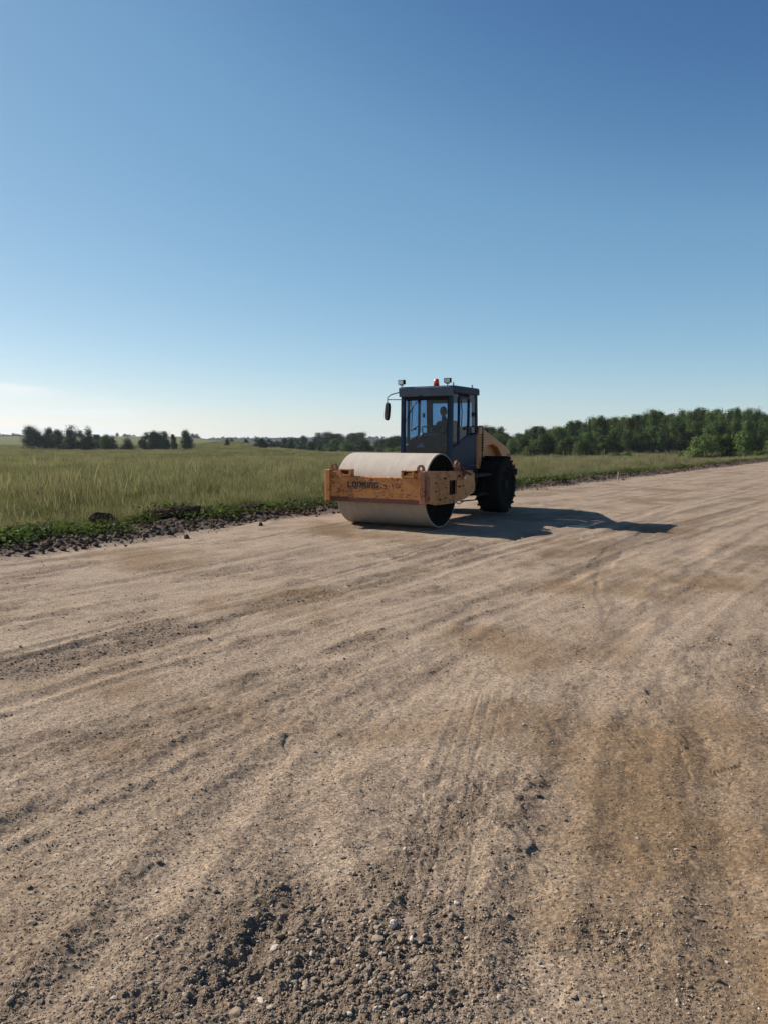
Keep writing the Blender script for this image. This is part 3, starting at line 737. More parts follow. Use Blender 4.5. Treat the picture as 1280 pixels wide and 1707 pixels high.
def trunk_mesh(seed, top, r, mat, limbs=6, base=.0):
    g = np.random.default_rng(seed); mb = MB(); pts = []; x = y = 0
    for i in range(6): pts.append((x, y, base + (top - base) * i / 5)); x += g.normal() * .012; y += g.normal() * .012
    mb.tube(pts, [r * (1 - .8 * i / 5) for i in range(6)], 7)
    for j in range(limbs):
        f = .25 + .6 * j / limbs; z = base + (top - base) * f; a = g.random() * 6.28; L = .17 * (1.15 - f)
        mb.tube([(0, 0, z), (math.cos(a) * L * .5, math.sin(a) * L * .5, z + L * .45), (math.cos(a) * L, math.sin(a) * L, z + L * .8)], [r * .4, r * .28, r * .1], 5)
    me = bpy.data.meshes.new('trunk'); me.from_pydata(mb.v, [], mb.f); me.polygons.foreach_set('use_smooth', [True] * len(mb.f)); me.materials.append(mat); return me
def lobes_oval(seed, n, zc, h, w, jit=.5):
    g = np.random.default_rng(seed); L = [(0, 0, zc, w * .62, w * .62, h * .42)]
    for i in range(n):
        t = g.random() * 2 - 1; a = g.random() * 6.28; q = w * math.sqrt(max(.05, 1 - t * t * .85)) * (.45 + .35 * g.random())
        r = w * (.26 + .22 * g.random()); L.append((q * math.cos(a), q * math.sin(a), zc + t * h * .40, r, r, r * (.9 + .5 * g.random())))
    return L
def lobes_dome(seed, n, w):
    g = np.random.default_rng(seed); L = [(0, 0, .40, w * .75, w * .75, .42)]
    for i in range(n):
        e = g.random() ** .7; a = g.random() * 6.28; q = w * (1 - e * .75) * (.8 + .15 * g.random()); r = .17 + .12 * g.random()
        L.append((q * math.cos(a) * .8, q * math.sin(a) * .8, .10 + e * .72, r * w * 1.9, r * w * 1.9, r * .85))
    return L
def lobes_cone(seed, n, w, z0=.08):
    g = np.random.default_rng(seed); L = []
    for i in range(n):
        t = i / (n - 1); q = w * (1 - t) ** .8 * .5; a = i * 2.4 + g.random(); r = w * (.16 + .52 * (1 - t) ** .8)
        L.append((q * math.cos(a) * .6, q * math.sin(a) * .6, z0 + t * (.92 - z0), r, r, .09 + .05 * (1 - t)))
    return L
KINDS = {}
def kind(name, variants): KINDS[name] = variants
kind('birch', [(crown_mesh(10 + i, lobes_oval(10 + i, 13, .55, .92, .23), 3400, .032, M['leaf_dark' if i % 2 else 'leaf_mid']), trunk_mesh(10 + i, .85, .014, M['birch_bark'])) for i in range(4)])
kind('poplar', [(crown_mesh(30 + i, lobes_oval(30 + i, 12, .52, .98, .17), 3000, .030, M['leaf_dark']), trunk_mesh(30 + i, .9, .013, M['bark'])) for i in range(3)])
kind('bush', [(crown_mesh(50 + i, lobes_dome(50 + i, 16, .58), 3600, .055, M['leaf_mid' if i % 2 else 'leaf_dark']), trunk_mesh(50 + i, .55, .025, M['bark'])) for i in range(4)])
kind('lightbush', [(crown_mesh(60 + i, lobes_dome(60 + i, 14, .60), 3400, .055, M['leaf_light']), trunk_mesh(60 + i, .5, .025, M['bark'])) for i in range(2)])
kind('dome', [(crown_mesh(70 + i, lobes_dome(70 + i, 18, .56), 4600, .042, M['leaf_pine']), trunk_mesh(70 + i, .6, .022, M['bark'])) for i in range(2)])
kind('conifer', [(crown_mesh(80 + i, lobes_cone(80 + i, 13, .34), 3000, .036, M['leaf_pine']), trunk_mesh(80 + i, .95, .016, M['bark'])) for i in range(4)])
kind('round', [(crown_mesh(90 + i, lobes_oval(90 + i, 15, .52, .96, .33), 3600, .040, M['leaf_pine']), trunk_mesh(90 + i, .8, .018, M['bark'])) for i in range(3)])
WID = {'birch': .25, 'poplar': .19, 'bush': .62, 'lightbush': .64, 'dome': .60, 'conifer': .24, 'round': .36}
FIRST = {}; TN = [0]
def tree(name, kd, px_, r, toprow, wpx, label, cat='tree', group=None, var=None):
    x = (px_ - 640) / 1280.0 * r; y = r
    z0 = float(macro(np.array([x]), np.array([y]))[0]) - .15
    ztop = CAM_H + (731 - toprow) * r / 1280.0; h = max(ztop - z0, .5); w = wpx * r / 1280.0 * .5 / WID[kd] * (1.12 if r > 195 and px_ < 330 else 1.1)
    if px_ < 330 and r < 250: h *= 1.12
    TN[0] += 1; vi = (TN[0] * 7 + int(px_)) % len(KINDS[kd]) if var is None else var
    key = (name, kd, vi)
    if key not in FIRST:
        o = empty(name); cr = bpy.data.objects.new('crown', KINDS[kd][vi][0]); tr = bpy.data.objects.new('trunk', KINDS[kd][vi][1])
        for c in (cr, tr): COL.objects.link(c); c.parent = o
        FIRST[key] = (o, cr, tr)
    else:
        s_ = FIRST[key]; o = s_[0].copy(); COL.objects.link(o); o.name = name
        for c in s_[1:]: d_ = c.copy(); COL.objects.link(d_); d_.parent = o
    o.location = (x, y, z0); o.scale = (w, w, h); o.rotation_euler = (0, 0, random.random() * 6.28)
    for kx in ('group',):
        if kx in o.keys() and not group: del o[kx]
    return tag(o, label, cat, group)
ORD = ['first', 'second', 'third', 'fourth', 'fifth', 'sixth', 'seventh', 'eighth', 'ninth', 'tenth', 'eleventh', 'twelfth', 'thirteenth', 'fourteenth', 'fifteenth',
       'sixteenth', 'seventeenth', 'eighteenth', 'nineteenth', 'twentieth', 'twenty-first', 'twenty-second', 'twenty-third', 'twenty-fourth', 'twenty-fifth', 'twenty-sixth', 'twenty-seventh', 'twenty-eighth', 'twenty-ninth', 'thirtieth']
FG = 'trees standing in the field on the left'
for a in [('round_tree', 'dome', 59, 212, 711, 39, 'widest dark round tree at the left end of the field trees'),
          ('birch_tree', 'round', 84, 222, 718, 20, 'low rounded tree beside the widest dome of the field trees'),
          ('birch_tree', 'round', 101, 214, 721, 24, 'squat tree of the field row, just left of its tallest pointed one'),
          ('conifer_tree', 'conifer', 122, 210, 712, 25, 'tallest pointed conifer in the middle of the field row'),
          ('birch_tree', 'round', 139, 216, 722, 18, 'short tree between the two pointed conifers of the field row'),
          ('conifer_tree', 'conifer', 150, 210, 716, 21, 'second pointed conifer of the field row, right of the tallest'),
          ('small_tree', 'round', 165, 222, 727, 14, 'smallest grey green tree of the field row'),
          ('small_tree', 'bush', 177, 212, 727, 22, 'low bushy tree near the right end of the field row'),
          ('small_tree', 'conifer', 190, 212, 729, 16, 'last low tree at the right end of the field row'),
          ('conifer_tree', 'conifer', 214.5, 206, 732, 20, 'lone little cone shaped tree between the field row and the square clump'),
          ('birch_tree', 'round', 244, 208, 725, 20, 'left tree of the dense square clump in the field'),
          ('birch_tree', 'round', 257, 206, 723, 22, 'inner left tree of the dense square clump in the field'),
          ('birch_tree', 'dome', 266, 208, 724, 24, 'inner right tree of the dense square clump in the field'),
          ('birch_tree', 'round', 277, 206, 723, 20, 'right tree of the dense square clump in the field'),
          ('small_tree', 'round', 292, 210, 727, 11, 'thin light tree between the square clump and the rightmost field tree'),
          ('round_tree', 'dome', 313, 202, 721, 25, 'dark oval tree at the right end of the field trees')]:
    tree(*a, group=FG)
HG = 'tiny trees along the far hill crest'
hx_ = [3, 9, 15, 19, 26, 31, 36, 42, 130, 139, 166, 181, 198, 211, 218, 226, 323, 330]
for i, px_ in enumerate(hx_):
    tree('hill_tree', 'conifer' if i % 3 else 'round', px_, 760 + 30 * (i % 3), 722 + (i * 5) % 4, 6 + (i % 3) * 2, '%s tiny tree from the left on the far hill crest' % ORD[i], group=HG)
MG = 'bushes and small trees at the hollow behind the road roller'
mid = [(381, 205, 729, 9, 'conifer'), (388, 290, 730, 7, 'conifer'), (411, 300, 731, 9, 'conifer'), (430, 225, 731, 14, 'round'), (439, 205, 728, 18, 'dome'),
       (452, 300, 732, 16, 'round'), (463, 320, 733, 18, 'bush'), (476, 260, 731, 17, 'round'), (486, 235, 730, 18, 'dome'), (496, 280, 730, 16, 'round'), (508, 300, 727, 18, 'round'),
       (503, 225, 739, 20, 'bush'), (520, 212, 736, 22, 'dome'), (531, 330, 722, 26, 'round'), (545, 340, 721, 28, 'birch'), (537, 220, 740, 18, 'bush'), (549, 205, 738, 26, 'bush'),
       (557, 330, 723, 26, 'round'), (567, 340, 722, 26, 'birch'), (561, 230, 733, 26, 'bush'), (552, 198, 746, 20, 'lightbush'), (577, 225, 734, 26, 'bush'), (585, 330, 722, 24, 'round'), (598, 335, 720, 28, 'birch'), (577, 200, 738, 24, 'bush'),
       (590, 205, 737, 24, 'lightbush'), (606, 198, 733, 36, 'dome'), (618, 200, 745, 18, 'lightbush'), (628, 300, 733, 20, 'bush'), (640, 230, 733, 22, 'birch'), (652, 225, 728, 26, 'birch'), (663, 225, 727, 26, 'birch'),
       (634, 198, 748, 22, 'lightbush'), (650, 196, 747, 24, 'lightbush'), (668, 205, 745, 26, 'bush'), (690, 210, 742, 30, 'bush'), (720, 215, 738, 30, 'bush'), (752, 220, 730, 28, 'birch'), (775, 210, 728, 30, 'birch'), (790, 215, 735, 26, 'bush')]
mid.sort()
for i, (px_, r, t_, w, kd) in enumerate(mid):
    if px_ < 395: lab = 'tiny pointed tree on the field crest, %s from the drum side of the hill' % ORD[1 - i]
    elif px_ < 445: lab = ['far pointed tree on the skyline left of the hollow', 'small round tree touching the solitary crest tree', 'solitary dark round tree on the field crest'][i - 2]
    else: lab = '%s %s from the left in the belt of bushes in the hollow' % (ORD[min(i - 5, 29)], 'light green bush' if kd == 'lightbush' else 'bush' if kd == 'bush' else 'tree') if i - 5 < 30 else 'tree beyond the road roller, mostly hidden by its cab'
    tree('bush' if 'bush' in kd else 'round_tree' if kd in ('dome', 'round') else 'conifer_tree' if kd == 'conifer' else 'birch_tree', kd, px_, r, t_, w, lab, 'bush' if 'bush' in kd else 'tree', MG)
# the wood on the right: skyline trees, then the rows hidden behind them
WG = 'tall trees of the wood on the right'
sky = [(806, 709), (818, 708), (831, 711), (842, 719), (853, 727), (866, 724), (878, 716), (890, 707), (902, 709), (914, 712), (926, 714), (938, 709), (949, 702), (960, 701), (970, 703), (981, 699), (991, 696), (1001, 695), (1012, 695), (1022, 693), (1033, 691), (1044, 690),
       (1054, 691), (1064, 688), (1074, 684), (1084, 683), (1094, 682), (1104, 684), (1114, 687), (1124, 686), (1135, 683), (1146, 684), (1157, 683), (1168, 684), (1179, 681), (1190, 682), (1201, 683), (1212, 684), (1223, 681), (1234, 683), (1244, 680), (1255, 683), (1266, 686), (1277, 687), (1289, 685), (1302, 686), (1318, 684)]
for i, (px_, t_) in enumerate(sky):
    kd = ['birch', 'poplar', 'birch', 'birch', 'poplar'][(i * 3) % 5]
    if i < len(sky) // 2: lab = '%s tall tree from the left on the skyline of the wood' % ORD[i]
    else: lab = '%s tall tree from the right end of the wood skyline' % ORD[len(sky) - 1 - i]
    tree('birch_tree' if kd == 'birch' else 'poplar_tree', kd, px_, 155 + (i * 13) % 17, t_ + random.choice((-2.5, -1, 0, 2, 4, 6)), 18 + (i * 5) % 10, lab, 'tree', WG)
for i in range(48):
    px_ = 800 + i * 10.6; t_ = np.interp(px_, [p for p, _ in sky], [q for _, q in sky]) + 3 + random.uniform(0, 6)
    tree('wood_tree', 'birch' if i % 2 else 'poplar', px_, 180 + (i * 7) % 23, t_, 20 + (i % 4) * 3, 'dark tree standing inside the wood behind its front row', 'tree', 'inner trees of the wood on the right')
for i in range(40):
    px_ = 868 + i * 11.0; t_ = np.interp(px_, [p for p, _ in sky], [q for _, q in sky]) + 14 + random.uniform(0, 22)
    tree('wood_tree', 'birch' if i % 3 else 'poplar', px_, 149 + (i * 5) % 8, t_, 15 + (i * 3) % 9, 'lower tree on the front edge of the wood beneath the tall ones', 'tree', 'front trees of the wood on the right')
BG = 'round bushes in front of the wood'
fb = [(812, 128, 728, 30, 'bush', 'bush seen just above the sloping engine cover'), (832, 132, 725, 36, 'bush', 'round bush behind the rear wheel of the road roller'), (850, 124, 737, 26, 'lightbush', 'light green bush right of the engine cover'),
      (868, 126, 731, 30, 'bush', 'dark bush of the field edge next to the light green one'), (882, 120, 744, 30, 'lightbush', 'low light bush at the left foot of the tall bushes'), (905, 128, 718, 44, 'bush', 'big rounded bush where the wood begins to rise'),
      (927, 132, 714, 40, 'bush', 'highest of the big bushes left of the tall wood'), (945, 124, 727, 40, 'bush', 'dark round bush below the first tall trees'), (967, 120, 732, 36, 'bush', 'low dark bush left of the gap in the field edge'),
      (985, 122, 738, 34, 'bush', 'dark bush at the right end of the big bush group'), (1003, 126, 740, 24, 'bush', 'small bush closing the big bush group on the right'), (1022, 117, 753, 26, 'lightbush', 'little shrub standing free in the field'),
      (1042, 118, 754, 26, 'lightbush', 'second little shrub standing free in the field'), (1168, 98, 723, 50, 'lightbush', 'big yellowish round bush before the wood'), (1190, 100, 726, 40, 'lightbush', 'yellowish bush leaning against the biggest round one'),
      (1212, 100, 728, 42, 'bush', 'dark round bush right of the yellowish ones'), (1237, 98, 722, 44, 'bush', 'tall dark bush near the right edge by the road'), (1262, 96, 752, 40, 'bush', 'low bush at the road edge on the far right'), (1135, 104, 752, 20, 'lightbush', 'low grassy shrub left of the yellowish bush'),
      (1290, 100, 724, 44, 'bush', 'bush cut by the right edge of the picture')]
for px_, r, t_, w, kd, lab in fb: tree('bush', kd, px_, r, t_, w, lab, 'bush', BG)
# far-off forest closing the horizon
xs_ = []; g = np.random.default_rng(5); V = []; RN = []
n = 26000; a = np.radians(g.uniform(-36, 34, n)); r = 1500 + 900 * g.random(n); h = 5 + 7 * g.random(n)
x = r * np.sin(a); y = r * np.cos(a); z = macro(x, y) + h * g.random(n) + 3 * fbm(a * 40, a * 0, 7, 3)
Ls = 2.5 + 3.5 * g.random(n)
t = np.stack([np.cos(a), -np.sin(a), a * 0], 1); dirs = g.normal(size=(n, 3)); t = t + dirs * .5; bt = np.cross(t, g.normal(size=(n, 3))); bt /= np.linalg.norm(bt, axis=1)[:, None]
Pp = np.stack([x, y, z], 1); V = np.stack([Pp - t * Ls[:, None], Pp + bt * Ls[:, None] * .8, Pp + t * Ls[:, None], Pp - bt * Ls[:, None] * .8], 1).reshape(-1, 3)
tag(mesh_np('distant_forest', V, np.arange(n * 4).reshape(-1, 4), M['leaf_pine'], False, {'rnd': np.repeat(g.random(n), 4), 'tip': np.zeros(n * 4)}), 'far bluish forest along the horizon', 'forest', kind='stuff')

# ------------------------------------------------------------------ road roller
YAW = R(30)
RC = Vector((.27, 16.43))
def rz_at(x, y):
    s_, _ = polydist(np.array([x]), np.array([y]), EDGE); z_, _, _ = road_z(np.array([x]), np.array([y])); return float(z_[0])
zb = np.mean([rz_at(RC.x + t * .866, RC.y - t * .5) for t in (-.9, -.4, 0, .4, .9)])
# local frame: +x = machine's front, +y = its left side (nearer the camera), z up; origin under the drum axle
roller = empty('road_roller', (RC.x, RC.y, zb + .004), math.atan2(-math.cos(YAW), -math.sin(YAW)))
tag(roller, 'orange single drum road roller with dark blue cab parked on the dirt road', 'road roller')

def paint(name, col, rust_amt, scratch=True, rough=.45):
    m, nt, b = newmat(name); co = objco(nt)
    n1 = noise(nt, 3.0, 6, .6, co); n2 = noise(nt, 9, 8, .72, co, .8); n3 = noise(nt, 40, 5, .7, co)
    c = mixc(nt, rng_(nt, n1, .3, .7), tuple(v * .82 for v in col), tuple(v * 1.1 for v in col))
    c = mixc(nt, rng_(nt, n3, .4, .75, 0, .3), c, (.30, .22, .15))                     # dust
    rust = rng_(nt, n2, .66 - .13 * rust_amt, .74 - .11 * rust_amt, 0, 1)
    if scratch:                                                                          # scrapes down to rusty steel
        mp = nt.nodes.new('ShaderNodeMapping'); mp.inputs['Scale'].default_value = (1, 1.0, 2.1); link(nt, co, mp.inputs[0])
        w = noise(nt, 5.5, 1.5, .5, mp.outputs[0], 1.8); ln = mth(nt, 'ABSOLUTE', mth(nt, 'SUBTRACT', w, .5))
        ln = rng_(nt, ln, .052, .022, 0, 1)
        sy_ = nt.nodes.new('ShaderNodeSeparateXYZ'); link(nt, co, sy_.inputs[0]); cen = rng_(nt, mth(nt, 'ABSOLUTE', mth(nt, 'SUBTRACT', sy_.outputs[1], .40)), .30, .85, .16, -.05)
        ms = rng_(nt, mth(nt, 'ADD', noise(nt, 1.9, 3, .5, co), cen), .47, .58, 0, 1)
        rust = mth(nt, 'MAXIMUM', rust, mth(nt, 'MULTIPLY', ln, ms))
    c = mixc(nt, rust, c, mixc(nt, n3, (.055, .018, .010), (.20, .060, .028)))
    link(nt, c, b.inputs['Base Color']); link(nt, rng_(nt, rust, 0, 1, rough, .95), b.inputs['Roughness'])
    b.inputs['Specular IOR Level'].default_value = .35
    bump(nt, b, mth(nt, 'MULTIPLY', rust, -1.0), .4, .004)
    return m
M['orange'] = paint('orange_paint', (.50, .19, .042), .75)
M['orange_rusty'] = paint('rusty_orange_paint', (.30, .105, .045), 1.35)
M['hood'] = paint('engine_cover_paint', (.46, .19, .065), -.2, False)
M['rust'] = paint('rust', (.11, .036, .022), 1.3, False, .9)
M['cab'] = simple('sky_tinted_blue_grey_paint', (.014, .030, .058), .5, 0, .18, 4, (.045, .05, .055), .2)  # blue-grey paint with the sky's blue reflection mixed into its colour
M['visor'] = simple('grey_roof_paint', (.075, .095, .13), .5, 0, .2, 5, (.10, .095, .09), .3)
M['black'] = simple('black_plastic', (.008, .008, .010), .6, spec=.12)
M['rubber'] = simple('tyre_rubber', (.007, .007, .008), .9, 0, .4, 9, (.02, .018, .015), .15, .004, 50, .08)
M['dark_steel'] = simple('dark_steel', (.018, .016, .015), .8, 0, .3, 7, (.05, .03, .02), .4, spec=.12)
M['cab'].node_tree.nodes['Principled BSDF'].inputs['Specular IOR Level'].default_value = .12
M['inner_shade'] = simple('inner_shade_steel', (.014, .012, .011), .95, 0, .3, 7, spec=.05)  # near-black colour stands for the shade inside the drum
M['rim'] = simple('wheel_rim_paint', (.012, .011, .011), .8, 0, .3, 5, spec=.1)
M['lens'] = simple('lamp_lens', (.55, .60, .62), .12)
M['lens_dark'] = simple('dark_lamp_lens', (.03, .012, .010), .2)
M['text'] = simple('black_lettering', (.012, .010, .010), .6)
M['seat'] = simple('seat_fabric', (.012, .012, .014), .9, spec=.05)
m, nt, b = newmat('orange_beacon_plastic'); b.inputs['Base Color'].default_value = (.85, .06, .012, 1); b.inputs['Roughness'].default_value = .25
b.inputs['Transmission Weight'].default_value = .35; b.inputs['Subsurface Weight'].default_value = .0; M['beacon'] = m
m, nt, b = newmat('mirror_glass'); b.inputs['Base Color'].default_value = (.5, .52, .55, 1); b.inputs['Metallic'].default_value = 1; b.inputs['Roughness'].default_value = .08; M['mirror'] = m
# tinted cab glass: thin panes that let light straight through
m, nt, b = newmat('tinted_glass'); nt.nodes.remove(b); out = nt.nodes['Material Output']
tr = nt.nodes.new('ShaderNodeBsdfTransparent'); tr.inputs[0].default_value = (.55, .68, .80, 1)
gl = nt.nodes.new('ShaderNodeBsdfGlossy'); gl.inputs['Roughness'].default_value = .03; gl.inputs[0].default_value = (1, 1, 1, 1)
fr_ = nt.nodes.new('ShaderNodeFresnel'); fr_.inputs[0].default_value = 1.5
dn = objco(nt); dust_n = noise(nt, 5, 7, .7, dn)
df = nt.nodes.new('ShaderNodeBsdfDiffuse'); df.inputs[0].default_value = (.2, .18, .15, 1)
mx = nt.nodes.new('ShaderNodeMixShader'); geo_ = nt.nodes.new('ShaderNodeNewGeometry'); frontf = mth(nt, 'SUBTRACT', 1.0, geo_.outputs['Backfacing'])
link(nt, mth(nt, 'MULTIPLY', mth(nt, 'MULTIPLY', fr_.outputs[0], frontf), .6), mx.inputs[0]); link(nt, tr.outputs[0], mx.inputs[1]); link(nt, gl.outputs[0], mx.inputs[2])
m2 = nt.nodes.new('ShaderNodeMixShader'); link(nt, mth(nt, 'MULTIPLY', rng_(nt, dust_n, .35, .8, .0, .03), frontf), m2.inputs[0]); link(nt, mx.outputs[0], m2.inputs[1]); link(nt, df.outputs[0], m2.inputs[2])
link(nt, m2.outputs[0], out.inputs['Surface']); M['glass'] = m
# bare drum steel, dusty
m, nt, b = newmat('dusty_drum_steel'); co = objco(nt)
mp = nt.nodes.new('ShaderNodeMapping'); mp.inputs['Scale'].default_value = (.6, 4, .6); link(nt, co, mp.inputs[0])
n1 = noise(nt, 2.2, 6, .6, mp.outputs[0]); n2 = noise(nt, 5, 8, .7, co); n3 = noise(nt, 60, 5, .7, co)
c = mixc(nt, rng_(nt, n1, .3, .7), (.34, .29, .245), (.41, .355, .30)); c = mixc(nt, rng_(nt, n2, .5, .75, 0, .4), c, (.20, .16, .125)); c = mixc(nt, rng_(nt, n3, .5, .8, 0, .25), c, (.36, .32, .28))
link(nt, c, b.inputs['Base Color']); b.inputs['Roughness'].default_value = .8; b.inputs['Metallic'].default_value = .1; b.inputs['Specular IOR Level'].default_value = .25
bump(nt, b, n3, .25, .003); M['drum'] = m

# ---- drum
DR_, DW = .77, 1.05
mb = MB(); mb.lathe([(DR_, -DW + .01), (DR_ - .008, -DW), (DR_ - .024, -DW), (DR_ - .024, -DW + .16), (.60, -DW + .20), (.14, -DW + .20), (.14, DW - .20), (.60, DW - .20), (DR_ - .024, DW - .16), (DR_ - .024, DW), (DR_ - .008, DW), (DR_, DW - .01)], 96, 'y', (0, 0, DR_), True)
drum = mb.build('drum', M['drum'], roller)
e_ = drum.modifiers.new('edges', 'EDGE_SPLIT'); e_.split_angle = R(35)
for sy in (1, -1):
    mb = MB(); y0 = sy * (DW - .19)
    mb.lathe([(.34, y0), (.34, y0 + sy * .06), (.22, y0 + sy * .06), (.22, y0 + sy * .22), (.01, y0 + sy * .22), (.01, y0)], 28, 'y', (0, 0, DR_))
    for k in range(8): a = k * math.pi / 4; mb.lathe([(.001, y0), (.03, y0), (.03, y0 + sy * .1), (.001, y0 + sy * .1)], 8, 'y', (.28 * math.cos(a), 0, DR_ + .28 * math.sin(a)))
    for k in range(6): a = k * math.pi / 3 + .3; mb.box((.5 * math.cos(a), y0 + sy * .03, DR_ + .5 * math.sin(a)), (.26, .05, .03), rot=(0, -a, 0))
    mb.build('drum_hub', M['inner_shade'], drum)
    mb = MB(); mb.lathe([(DR_ - .027, sy * (DW + .002)), (DR_ - .027, y0 + sy * .03), (.3, y0 + sy * .012), (.3, y0 + sy * .022), (DR_ - .052, y0 + sy * .04), (DR_ - .052, sy * (DW + .002))], 64, 'y', (0, 0, DR_)); mb.build('drum_end', M['inner_shade'], drum)  # added lining over the drum's inner wall, darkened to look shaded
# ---- front frame
FW = 1.12
frame = MB()
frame.prism([(.90, .62), (.955, .62), (.955, 1.06), (.94, 1.075), (.80, 1.075), (.80, 1.05), (.90, 1.05)], -FW, FW)          # front cross beam (channel)
frame.prism([(.80, .585), (.955, .585), (.955, .62), (.80, .62)], -FW + .01, FW - .01)
frame = frame.build('front_beam', M['orange'], roller, .006)
mb = MB(); mb.prism([(.79, .545), (.962, .545), (.962, .64), (.79, .64)], -1.09, 1.09); mb.build('lower_beam_edge', M['rust'], frame, .005)
mb = MB()   # stepped gussets rising to the corners
for sy in (1, -1):
    prof = [(sy * 1.10, 1.06), (sy * .62, 1.06), (sy * .74, 1.13), (sy * .80, 1.17), (sy * 1.10, 1.17)]
    mb.prism(prof, .905, .950, 'x')
mb.build('gusset', M['orange'], frame, .004)
for sy in (1, -1):
    # side plate with the square opening
    out_ = [(.97, .60), (.97, 1.17), (.90, 1.205), (.30, 1.19), (-.20, 1.17), (-.95, 1.16), (-1.50, 1.08), (-1.55, .80), (-1.50, .66), (-.95, .53), (-.35, .485), (.45, .50)]
    inn_ = [(-.20, .68), (-.20, .96), (-.21, .97), (-.30, .97), (-.38, .97), (-.47, .97), (-.56, .97), (-.57, .96), (-.57, .68), (-.47, .67), (-.38, .67), (-.25, .67)]
    if sy > 0: MBs = MB(); MBs.ringprism(out_, inn_, sy * FW - .025, sy * FW + .025)
    else: MBs = MB(); MBs.ringprism(out_, inn_, sy * FW - .025, sy * FW + .025)
    sp = MBs.build('side_plate', M['orange'], roller, .005)
    mb = MB()
    mb.b2((-1.50, sy * FW - .11 if sy > 0 else sy * FW, 1.10), (.90, sy * FW if sy > 0 else sy * FW + .11, 1.14))            # top flange
    mb.b2((-1.2, min(sy * (FW - .12), sy * (FW - .027)), .56), (.88, max(sy * (FW - .12), sy * (FW - .027)), .60))
    mb.build('flange', M['orange_rusty'], sp, .004)
    mb = MB(); yo = sy * (FW + .026)
    for ax, az_ in ((-.02, 1.03), (.06, 1.03), (-.62, 1.04), (-.70, 1.04), (-.66, .82), (-.74, .82), (-.90, .83), (.45, .95), (.45, .78), (-.02, .62), (.25, .60)):
        mb.lathe([(.001, yo - sy * .002), (.022, yo - sy * .002), (.022, yo + sy * .012), (.001, yo + sy * .014)], 6, 'y', (ax, 0, az_), False, False)
    mb.build('bolt', M['dark_steel'], sp)
    if sy > 0:
        mb = MB(); mb.b2((-.56, .93, .68), (-.21, 1.08, .96)); mb.build('opening_filler', M['black'], sp, .01)  # black box filling the side plate's square opening
    # corner post, rusty, at the front end
    mb = MB(); mb.b2((.84, sy * 1.05, .55), (.985, sy * (FW + .05), 1.20)) ; mb.b2((.80, sy * (FW + .05), .50 if sy < 0 else .62), (.96, sy * (FW + .075), 1.10))
    mb.build('corner_post', M['orange_rusty'] if sy > 0 else M['orange'], frame, .01)
    if sy < 0:
        mb = MB(); mb.b2((.60, -FW - .10, .52), (.93, -FW - .075, .96)); mb.build('rubber_flap', M['black'], frame, .004)
    # lifting eyes
    def eye(name, cx, cy, z0, w, h, th_, axis, mat, par, hr=.035):
        o_ = []; i_ = []
        zc = z0 + h - w * .42
        for k in range(16):
            a = math.pi * 2 * k / 16 - math.pi / 2
            u_, v_ = math.cos(a), math.sin(a)
            if v_ > -.2: po = (u_ * w * .42, zc + v_ * w * .42)
            else: po = (np.sign(u_) * w * .62 * abs(u_) ** .3 if abs(u_) > .01 else 0, z0)
            o_.append(po); i_.append((u_ * hr, zc + v_ * hr))
        off = cy if axis == 'x' else cx
        oo = [(p[0] + off, p[1]) for p in o_]; ii_ = [(p[0] + off, p[1]) for p in i_]
        mbx = MB(); c0 = cx if axis == 'x' else cy
        mbx.ringprism(oo, ii_, c0 - th_ / 2, c0 + th_ / 2, axis); return mbx.build(name, mat, par, .004)
    eye('lifting_eye', .86, sy * 1.02, 1.155, .19, .175, .045, 'x', M['orange_rusty'], frame)
    eye('lifting_eye', -.72, sy * (FW - .05), 1.14, .27, .24, .05, 'y', M['orange_rusty'], sp, .03)
    # front lamp boxes
    c_ = .78 if sy > 0 else -.68
    mb = MB(); fr2 = [(c_ - .145, 1.075), (c_ + .145, 1.075), (c_ + .145, 1.215), (c_ - .145, 1.215)]; in2 = [(c_ - .095, 1.105), (c_ + .095, 1.105), (c_ + .095, 1.19), (c_ - .095, 1.19)]
    mb.ringprism(fr2, in2, .86, .972, 'x'); mb.b2((.84, c_ - .145, 1.075), (.86, c_ + .145, 1.215))
    lb = mb.build('lamp_box', M['orange'], frame, .004)
    mb = MB(); mb.b2((.87, c_ - .094, 1.106), (.93, c_ + .094, 1.189)); mb.build('lamp_lens', M['lens_dark'], lb, .006)
mb = MB(); mb.b2((-1.12, -1.09, .58), (-1.0, 1.09, 1.06)); mb.b2((-1.5, -.62, .5), (-1.12, .62, .98)); rb = mb.build('rear_beam', M['orange_rusty'], roller, .008)
mb = MB(); mb.b2((-.98, -1.02, .60), (-.84, 1.02, .66)); mb.build('scraper', M['dark_steel'], rb)
mb = MB(); mb.b2((.80, -1.02, .66), (.90, 1.02, .70)); mb.build('scraper', M['dark_steel'], frame)
# white dusted grease tag and hydraulic arm on the rear lifting eye
mb = MB(); mb.tube([(-.62, FW + .05, 1.30), (-.80, FW + .06, 1.20), (-.86, FW + .06, 1.0)], .022, 8); mb.tube([(-.80, FW + .05, 1.17), (-1.30, FW + .02, 1.06)], .03, 8); mb.build('hose', M['rust'], roller)
mb = MB(); mb.lathe([(.001, FW + .04), (.035, FW + .04), (.035, FW + .09), (.001, FW + .09)], 12, 'y', (-.87, 0, 1.00)); mb.build('hose_cap', M['lens'], roller)
mb = MB(); mb.tube([(-1.25, .7, .62), (-1.7, .74, .42), (-2.4, .78, .40), (-2.9, .7, .55)], .015, 6); mb.tube([(-1.3, .6, .5), (-1.55, .75, .36), (-1.75, .78, .42)], .012, 6); mb.build('hose', M['black'], roller)

